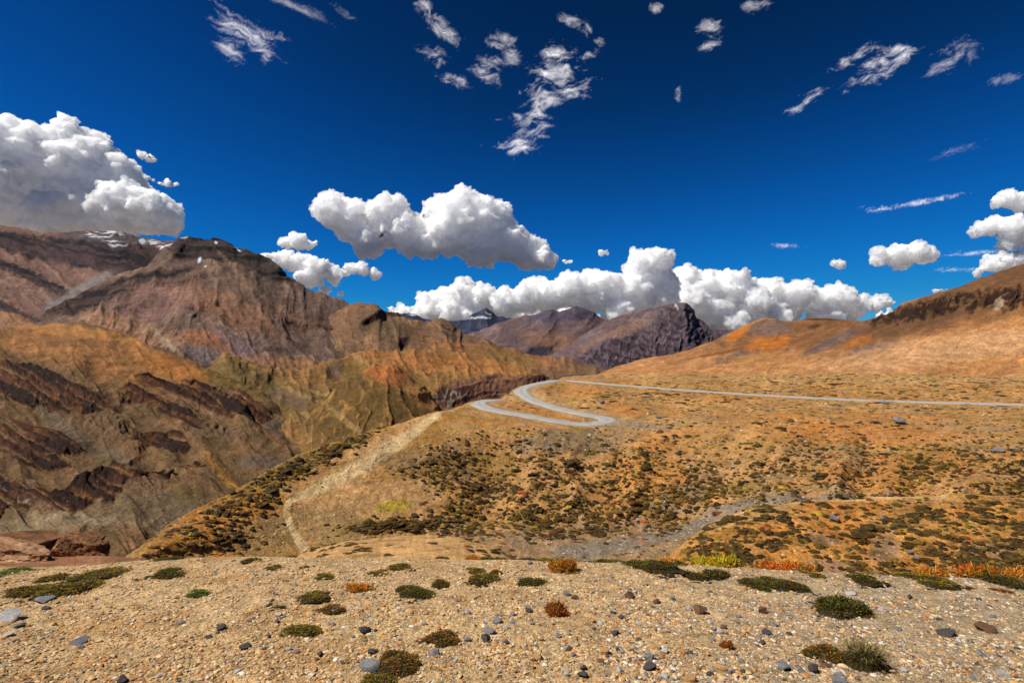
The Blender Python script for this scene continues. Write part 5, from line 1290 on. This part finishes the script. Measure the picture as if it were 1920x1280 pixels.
for i in top:
    o = bpy.data.objects.new('shrub', FUZ[int(i) % 9]); COL.objects.link(o)
    o.location = allP[i].tolist(); o.scale = S[i].tolist(); o.rotation_euler = (0, 0, float(r_.uniform(-.5, .5))+(math.pi if i % 2 else 0))
    lb = region(qx[i], qy[i], src[i]); tag(o, lb, 'shrub', lb.replace(',', '').replace('shrub', 'shrubs').replace('tuft', 'tufts').replace('mat ', 'mats '))
cp = np.array([s2l(c) for c in [(80, 62, 28), (102, 78, 34), (58, 46, 26), (128, 98, 42), (152, 116, 50), (108, 68, 40)]])
ci = r_.choice(6, len(allP), p=[.27, .25, .18, .14, .09, .07]); cc = cp[ci]*r_.uniform(.75, 1.2, (len(allP), 1))
yl = r_.uniform(size=len(allP)) < .012*(qy > 800); cc[yl] = s2l((190, 160, 56))
rd = r_.uniform(size=len(allP)) < .006; cc[rd] = s2l((200, 90, 40))
zs = np.array([.62, 1.25])
join_copies('shrub_cover', DOMES, allP[rest], S[rest]*[1, 1, 1.25], r_.uniform(-.6, .6, len(rest)), cc[rest]*.8, M_fol, 'stuff', smooth=False)
NT = 3200
PT = scatter_pts(SB, NT, 250, 1935, 690, 1048, lambda x, y, p: (.3+dB_(x, y, p))*(1-.9*np.clip(g2(x, y, 670, 915, 130, 34, -30)*1.5, 0, 1))*(1-.8*g2(x, y, 1140, 1020, 150, 20)), 621)
r_ = np.random.default_rng(622); h_ = r_.lognormal(-.1, .4, NT)*np.interp(PT[:, 1], [60, 200], [1.9, 1.35])/F*PT[:, 1]
cc = np.array([s2l(c) for c in [(150, 126, 50), (116, 104, 40), (170, 132, 66), (96, 84, 34), (190, 160, 60)]])[r_.integers(0, 5, NT)]
join_copies('low_herbs', [(ICOS[1][0]*[1, 1, .5], ICOS[1][1])], PT, np.stack([h_*1.3, h_, h_*.6], 1), r_.uniform(0, 3, NT), cc*.75, M_fol)
PT = scatter_pts(SM, 900, 1280, 1935, 925, 1086, dM_, 623); h_ = r_.lognormal(.5, .35, 900)*1.6/F*PT[:, 1]
join_copies('low_herbs', [(ICOS[1][0]*[1, 1, .5], ICOS[1][1])], PT, np.stack([h_*1.3, h_, h_*.6], 1), r_.uniform(0, 3, 900), cc[:900]*.75, M_fol)
# ================================================================== added unseen ground disc, bounces sunlight up to the cloud bellies
R_ = np.array([0, 300, 1500, 5000, 12000, 25000, 45000.]); T_ = np.linspace(0, 2*np.pi, 49)
V = np.stack([R_[:, None]*np.cos(T_), R_[:, None]*np.sin(T_), np.full((7, 49), -420.)+0*R_[:, None]], -1)
mesh_np('bounce_plain', V, grid_faces(7, 49), M_far, np.tile(s2l((184, 172, 162))*ALB, (7*49, 1)))['kind'] = 'structure'

# ================================================================== CLOUDS
def cloud_mat():
    m, nt, b = new_mat('cloud_vapour')
    b.inputs['Base Color'].default_value = (0.995, 0.995, 0.995, 1)
    b.inputs['Roughness'].default_value = 1.0
    b.inputs['Specular IOR Level'].default_value = 0.0
    b.subsurface_method = 'RANDOM_WALK' if hasattr(b, 'subsurface_method') else None
    b.inputs['Subsurface Weight'].default_value = 1.0
    b.inputs['Subsurface Radius'].default_value = (1, 1, 1)
    b.inputs['Subsurface Scale'].default_value = 800.0
    return m
M_cloud = cloud_mat()
M_vap = bpy.data.materials.new('thin_vapour'); M_vap.use_nodes = True; _nt = M_vap.node_tree; _nt.nodes.clear()
_o = _nt.nodes.new('ShaderNodeOutputMaterial'); _v = _nt.nodes.new('ShaderNodeVolumePrincipled')
_v.inputs['Color'].default_value = (.99, .99, .99, 1); _v.inputs['Density'].default_value = 1/45.; _v.inputs['Anisotropy'].default_value = .2
_nt.links.new(_v.outputs[0], _o.inputs['Volume'])

def ico(sub):
    bm = bmesh.new(); bmesh.ops.create_icosphere(bm, subdivisions=sub, radius=1.0)
    v = np.array([q.co[:] for q in bm.verts]); f = np.array([[q.index for q in p.verts] for p in bm.faces]); bm.free(); return v, f
ICO1 = ico(1); ICO2 = ico(2); ICO3 = ico(3)

def cloud(label, D, blobs, vox=2.4, seed=0, base=None, amp=1.0, group=None, kids=14):
    """blobs = (column, row, radius) of the big heads; smaller heads bud from each of them"""
    r_ = np.random.default_rng(seed+900)
    k = D/F; S = []
    for cx, cy, r in blobs:
        c = np.array([(cx-960)*k, D+r_.uniform(-.5, .5)*r*k, -(cy-640)*k]); R = r*k
        S.append((c, R))
        for _ in range(kids):
            d = r_.normal(size=3); d /= np.linalg.norm(d)
            if d[2] < -0.1: d[2] = -d[2]*.6
            if d[1] > 0.3: d[1] = -d[1]
            r1 = R*r_.uniform(.3, .55); c1 = c+d*(R-r1*.55)*np.array([1, 1, .9]); S.append((c1, r1))
            for _ in range(5):
                e = r_.normal(size=3)+d*1.1; e /= np.linalg.norm(e)
                if e[2] < -0.25: continue
                r2 = r1*r_.uniform(.3, .55)
                if r2/k < 1.5: continue
                S.append((c1+e*(r1-r2*.45), r2))
    v, f = ICO2
    V = np.concatenate([v*R+c for c, R in S]); Fc = np.concatenate([f+i*len(v) for i in range(len(S))])
    if base is not None:
        zb = -(base-640)*k; z = V[:, 2]; V[:, 2] = np.where(z < zb, zb+(z-zb)*.12, z)
    org = V.mean(0)
    o = mesh_np('cloud', V-org, Fc, None)
    md = o.modifiers.new('r', 'REMESH'); md.mode = 'VOXEL'; md.voxel_size = vox*k
    dg = bpy.context.evaluated_depsgraph_get(); me = bpy.data.meshes.new_from_object(o.evaluated_get(dg))
    old = o.data; o.modifiers.clear(); o.data = me; bpy.data.meshes.remove(old); me.name = 'cloud'
    n = len(me.vertices); P = np.empty(n*3, np.float32); me.vertices.foreach_get('co', P); P = P.reshape(-1, 3)
    N = np.empty(n*3, np.float32); me.vertices.foreach_get('normal', N); N = N.reshape(-1, 3)
    Q = P/k; h = 0; a = 1.0
    for i, sc in enumerate((26., 12., 6., 3.2)):
        h = h+a*(np.abs(perlin(Q[:, 0]/sc, Q[:, 1]/sc, Q[:, 2]/sc, seed=seed+i))*2-.6)*sc*.20
        a *= 1.0
    edge = perlin(Q[:, 0]/9, Q[:, 1]/9, Q[:, 2]/9, seed=seed+31)
    P0 = P+N*((h*amp-2.2*vox/2.2)*k)[:, None]
    me.vertices.foreach_set('co', P0.ravel()); me.polygons.foreach_set('use_smooth', np.ones(len(me.polygons), bool)); me.update()
    me.materials.clear(); me.materials.append(M_cloud)
    f1 = fbm(Q[:, 0]/7, Q[:, 1]/7, Q[:, 2]/5, octv=3, seed=seed+41); f2 = fbm(Q[:, 0]/22, Q[:, 1]/22, Q[:, 2]/15, octv=2, seed=seed+43)
    P1 = P+N*((h*amp+np.clip(.2+2.2*f1*3+f2*9, -1.2, 8)*min(1.0, vox/2.2))*k)[:, None]
    mv = me.copy(); mv.name = 'vapour'; mv.vertices.foreach_set('co', P1.ravel()); mv.update(); mv.materials.clear(); mv.materials.append(M_vap)
    ov = bpy.data.objects.new('vapour', mv); COL.objects.link(ov); ov.parent = o
    o.location = org.tolist()
    tag(o, label, 'cloud', group)
    return o

cloud('huge grey-bellied white cloud hanging over the snow-streaked mountain', 7600,
      [(10, 290, 62), (60, 300, 66), (125, 270, 44), (130, 330, 80), (30, 370, 80), (190, 360, 70), (110, 405, 60), (200, 400, 52), (250, 395, 50), (290, 405, 46), (318, 415, 34), (180, 290, 30), (-60, 320, 110), (215, 330, 36), (-50, 420, 60)], vox=2.6, seed=1, base=440)
cloud('long white puffy cloud in mid sky above the road, with grey belly', 6600,
      [(625, 400, 32), (660, 415, 42), (715, 420, 46), (735, 402, 34), (770, 440, 42), (830, 400, 34), (865, 400, 40), (905, 420, 46), (850, 440, 46), (900, 462, 44), (950, 455, 36), (985, 470, 34), (1015, 488, 26), (690, 455, 32), (800, 460, 30), (880, 380, 24), (935, 400, 26)], vox=2.4, seed=2, base=502)
cloud('tall white cloud with blue-grey right flank rising over the far ridges', 8300,
      [(1205, 500, 30), (1230, 492, 28), (1215, 530, 44), (1245, 535, 30), (1180, 555, 40), (1130, 540, 32), (1105, 525, 24), (1070, 545, 34), (1030, 555, 34), (985, 560, 30), (1000, 540, 20), (950, 565, 30), (1240, 565, 30), (1100, 570, 30), (1160, 580, 36)], vox=2.2, seed=3, base=600)
cloud('low bank of white cloud behind the snowy horn peak', 9800,
      [(870, 552, 28), (835, 560, 24), (800, 566, 22), (905, 562, 28), (850, 585, 30), (800, 590, 24), (760, 588, 16), (735, 582, 9), (935, 572, 26), (1000, 590, 40), (900, 600, 34), (1080, 600, 40)], vox=2.2, seed=4, base=622)
cloud('broad white cloud bank behind the cliffed mountain and the bare right-hand hill', 9400,
      [(1290, 530, 34), (1330, 540, 32), (1370, 545, 34), (1280, 565, 40), (1440, 550, 34), (1400, 570, 36), (1340, 580, 40), (1490, 555, 28), (1530, 562, 28), (1570, 560, 30), (1480, 580, 30), (1550, 590, 28), (1600, 575, 26), (1640, 568, 16), (1665, 570, 9), (1440, 600, 36), (1370, 610, 36), (1250, 600, 34)], vox=2.2, seed=5, base=625)
cloud('white cloud behind the right shoulder of the dark pyramid mountain', 9500,
      [(530, 485, 20), (560, 495, 24), (595, 505, 24), (625, 515, 18), (580, 520, 24), (500, 482, 12), (610, 548, 12), (640, 552, 6), (645, 512, 8)], vox=2.0, seed=6, base=560)
cloud('small flat white cloud left of the long mid-sky cloud', 8500, [(540, 458, 14), (562, 455, 17), (580, 458, 12)], vox=1.6, seed=7, base=468)
cloud('small white cloud just under the left end of the long mid-sky cloud', 8500, [(662, 503, 12), (680, 506, 14), (700, 512, 10), (712, 517, 6)], vox=1.5, seed=8, base=522)
cloud('single rounded white cloud above the right-hand hills', 8500, [(1650, 482, 16), (1680, 478, 22), (1705, 475, 22), (1730, 480, 18), (1745, 484, 11), (1695, 494, 15)], vox=1.7, seed=9, base=508)
cloud('tiny white cloud left of the single rounded cloud', 8500, [(1562, 490, 7), (1573, 495, 8), (1583, 499, 4)], vox=1.4, seed=10, base=503)
cloud('white cloud at the right edge of the sky, topmost of the stack there', 8500, [(1870, 378, 14), (1895, 372, 18), (1920, 380, 20), (1950, 380, 22)], vox=1.7, seed=11, base=400)
cloud('white cloud at the right edge, middle of the stack there', 8500, [(1835, 435, 13), (1862, 425, 18), (1890, 430, 24), (1925, 435, 28), (1890, 455, 16), (1970, 440, 30)], vox=1.9, seed=12, base=468)
cloud('white cloud resting on the skyline of the right-hand hill', 8500, [(1855, 498, 16), (1885, 490, 18), (1920, 488, 20), (1835, 508, 10), (1960, 490, 24)], vox=1.8, seed=13, base=530)
cloud('small white puff between the big left cloud and the blue', 8500, [(266, 292, 8), (280, 296, 9), (290, 300, 6)], vox=1.3, seed=14)
cloud('flat white shred lying just right of the big left cloud', 8500, [(262, 332, 5), (275, 334, 7), (288, 338, 5)], vox=1.3, seed=15)
cloud('small white shred nearest the right tip of the big left cloud', 8500, [(303, 346, 5), (316, 344, 7), (326, 346, 5)], vox=1.3, seed=16)
cloud('tiny puff in the gap above the tall blue-grey cloud', 8500, [(1060, 491, 6), (1068, 490, 6)], vox=1.2, seed=17)
cloud('tiny puff left of the tall cloud top', 8500, [(1130, 471, 5), (1138, 472, 6)], vox=1.2, seed=18)
for i, (x, y, w) in enumerate([(1665, 590, 15), (1728, 572, 9), (1765, 545, 9), (1700, 575, 8)]):
    cloud('low white cloud scrap peeping over the skyline of the right-hand hill', 9000, [(x-w, y, w*.55), (x, y, w*.7), (x+w, y-2, w*.5)], vox=1.4, seed=20+i, group='cloud scraps along the right-hand skyline')

# thin high cloud: sheets of ice crystals lying level at great height
def cirrus(label, pts, alt, seed, stretch=(1, 1), ang=0, dens=1.0, scale=1.0, soft=.35):
    """pts = outline centres (column, row, rx, ry, rot) of the veil"""
    corners = []
    for cx, cy, rx, ry, rot in pts:
        for t in np.linspace(0, 2*np.pi, 24, endpoint=False):
            a = math.radians(rot); u = rx*1.55*math.cos(t); v = ry*1.55*math.sin(t)
            corners.append((cx+u*math.cos(a)-v*math.sin(a), cy+u*math.sin(a)+v*math.cos(a)))
    c = np.array(corners); x0, y0 = c.min(0); x1, y1 = c.max(0); y1 = min(y1, 560)
    st = 2.2; gx = np.arange(x0, x1+st, st); gy = np.arange(y1, y0-st, -st)
    PX, PY = np.meshgrid(gx, gy)
    D = alt*F/(640-PY); V = np.stack([(PX-960)/F*D, D, np.full_like(D, alt)], -1)
    m = np.zeros_like(PX)
    for cx, cy, rx, ry, rot in pts:
        a = math.radians(rot); dx = PX-cx; dy = PY-cy
        u = (dx*math.cos(a)+dy*math.sin(a))/rx; w = (-dx*math.sin(a)+dy*math.cos(a))/ry
        r = np.sqrt(u*u+w*w)
        m = np.maximum(m, np.exp(-(r*1.05)**2.2))
    a = math.radians(ang); al = (PX*math.cos(a)+PY*math.sin(a)); ac = (-PX*math.sin(a)+PY*math.cos(a))
    sx_, sy_ = stretch
    wx = 16*scale*fbm(al/(44*scale), ac/(44*scale), octv=3, seed=seed+3); wy = 16*scale*fbm(al/(44*scale)+40, ac/(44*scale), octv=3, seed=seed+4)
    n = fbm((al+wx)/(34*scale*sx_), (ac+wy)/(30*scale*sy_), octv=7, seed=seed+5, gain=.6)
    n2 = ridged((al+wx*1.6)/(30*scale*sx_), (ac+wy*1.6)/(20*scale*sy_), octv=4, seed=seed+6, gain=.55)
    n3 = ridged((al+wx*2)/(15*scale*sx_), (ac+wy*2)/(10*scale*sy_), octv=4, seed=seed+9, gain=.6)
    nz = .46+1.15*n+.35*(n2-.4)+.45*(n3-.42)
    cov = np.clip(m*1.1, 0, 1)
    dn = np.clip((nz-(1.02-cov))/.95, 0, 1)**1.5*dens*.74
    dn = np.clip(dn*sstep(0.02, .22, m), 0, .85)
    keep = dn > 0.006
    R, C = PX.shape; fc = grid_faces(R, C); km = keep.ravel(); fc = fc[km[fc].any(1)]
    used = np.unique(fc); mp = np.full(R*C, -1); mp[used] = np.arange(len(used))
    V = V.reshape(-1, 3)[used]; col = np.repeat(dn.ravel()[used][:, None], 3, 1)
    org = V.mean(0)
    o = mesh_np('wispy_cloud', V-org, mp[fc], M_cirrus, col); o.location = org.tolist()
    tag(o, label, 'cloud'); return o

def cirrus_mat():
    m = bpy.data.materials.new('ice_veil'); m.use_nodes = True; nt = m.node_tree; nt.nodes.clear()
    out = nt.nodes.new('ShaderNodeOutputMaterial'); at = nt.nodes.new('ShaderNodeAttribute'); at.attribute_name = 'Col'
    tr = nt.nodes.new('ShaderNodeBsdfTransparent'); tl = nt.nodes.new('ShaderNodeBsdfTranslucent'); df = nt.nodes.new('ShaderNodeBsdfDiffuse')
    tl.inputs[0].default_value = (.80, .80, .84, 1); df.inputs[0].default_value = (.6, .6, .62, 1)
    ad = nt.nodes.new('ShaderNodeMixShader'); ad.inputs[0].default_value = .15
    nt.links.new(tl.outputs[0], ad.inputs[1]); nt.links.new(df.outputs[0], ad.inputs[2])
    mx = nt.nodes.new('ShaderNodeMixShader'); nt.links.new(at.outputs['Fac'], mx.inputs[0])
    nt.links.new(tr.outputs[0], mx.inputs[1]); nt.links.new(ad.outputs[0], mx.inputs[2]); nt.links.new(mx.outputs[0], out.inputs[0])
    return m
M_cirrus = cirrus_mat()
cirrus('tall ragged wispy cloud in the top middle of the sky', [(965, 275, 55, 20, 0), (1000, 240, 62, 26, 20), (1020, 190, 58, 36, -40), (1040, 145, 66, 50, -30), (1070, 165, 50, 30, 0), (1040, 105, 40, 26, 0)], 6000, 51, (1.5, .8), -8, 1.15)
cirrus('broken wisps of cloud left of the tall ragged wispy one', [(810, 100, 34, 26, 30), (850, 150, 40, 16, 10), (920, 130, 34, 40, 60), (945, 75, 40, 20, -10), (835, 60, 60, 20, 50), (960, 110, 30, 22, 0)], 6100, 52, (1.4, .7), 25, .85)
cirrus('thin curl of cloud above the tall ragged wispy one', [(1075, 45, 44, 16, 25), (1102, 52, 20, 12, 20), (1122, 85, 12, 30, 10), (1105, 105, 24, 10, -10)], 6200, 53, (1.3, .8), 25, .85)
cirrus('short wisp of cloud touching the top edge of the sky', [(790, 12, 20, 26, 70), (800, 35, 10, 22, -20)], 6200, 54, (1.3, .7), 65, .9)
cirrus('combed fan of thin cloud high on the left', [(450, 55, 95, 32, 26), (480, 80, 66, 20, 30), (430, 90, 40, 22, 35), (500, 105, 14, 18, 20)], 6400, 55, (3.6, .55), 24, .95)
cirrus('faint streaked veil along the top edge, left', [(560, 14, 90, 12, 22), (640, 20, 34, 12, 30)], 6500, 56, (3.4, .6), 26, .4)
cirrus('slanting wispy cloud high on the right', [(1655, 120, 58, 34, -18), (1620, 150, 50, 14, -20), (1600, 110, 80, 14, -28), (1690, 100, 40, 26, -20)], 6300, 57, (1.5, .6), -16, .95)
cirrus('small wisp at the lower left end of the slanting one', [(1520, 185, 38, 16, -30), (1495, 205, 30, 10, -30)], 6300, 58, (1.5, .6), -30, .95)
cirrus('faint scattered wisps in the top right corner of the sky', [(1800, 95, 60, 30, -20), (1880, 150, 50, 12, -10), (1770, 125, 40, 18, -20)], 6500, 59, (1.8, .6), -24, .45)
cirrus('faint wisps right of the curl, near the top edge', [(1330, 55, 30, 26, 0), (1330, 85, 26, 12, -20), (1418, 8, 38, 16, 0), (1225, 15, 22, 12, 0)], 6400, 60, (1.4, .7), -15, .8)
cirrus('tiny upright wisp in the empty blue right of centre', [(1271, 175, 9, 20, 0)], 6400, 61, (.8, 1), 0, .5, .5)
cirrus('flat streak of cloud rising to the right above the hills', [(1665, 388, 52, 9, -8), (1740, 376, 80, 8, -10)], 5200, 62, (2.6, .5), -9, 1.3, .7)
cirrus('faint long streak in the right-hand sky', [(1790, 285, 70, 9, -16)], 5600, 63, (2.5, .5), -16, .4, .8)
cirrus('small streaky wisp above the right-hand cloud bank', [(1472, 462, 32, 6, 3)], 4200, 64, (2.5, .5), 4, .9, .6)
cirrus('thin trails joining the clouds at the right edge', [(1820, 475, 70, 6, -3), (1800, 505, 50, 7, 0), (1860, 500, 50, 5, 0)], 4200, 65, (2.5, .5), -4, 1.0, .6)
cirrus('faint feather beside the right top of the long mid-sky cloud', [(935, 380, 24, 6, 10)], 5000, 66, (2, .5), 10, .8, .6)
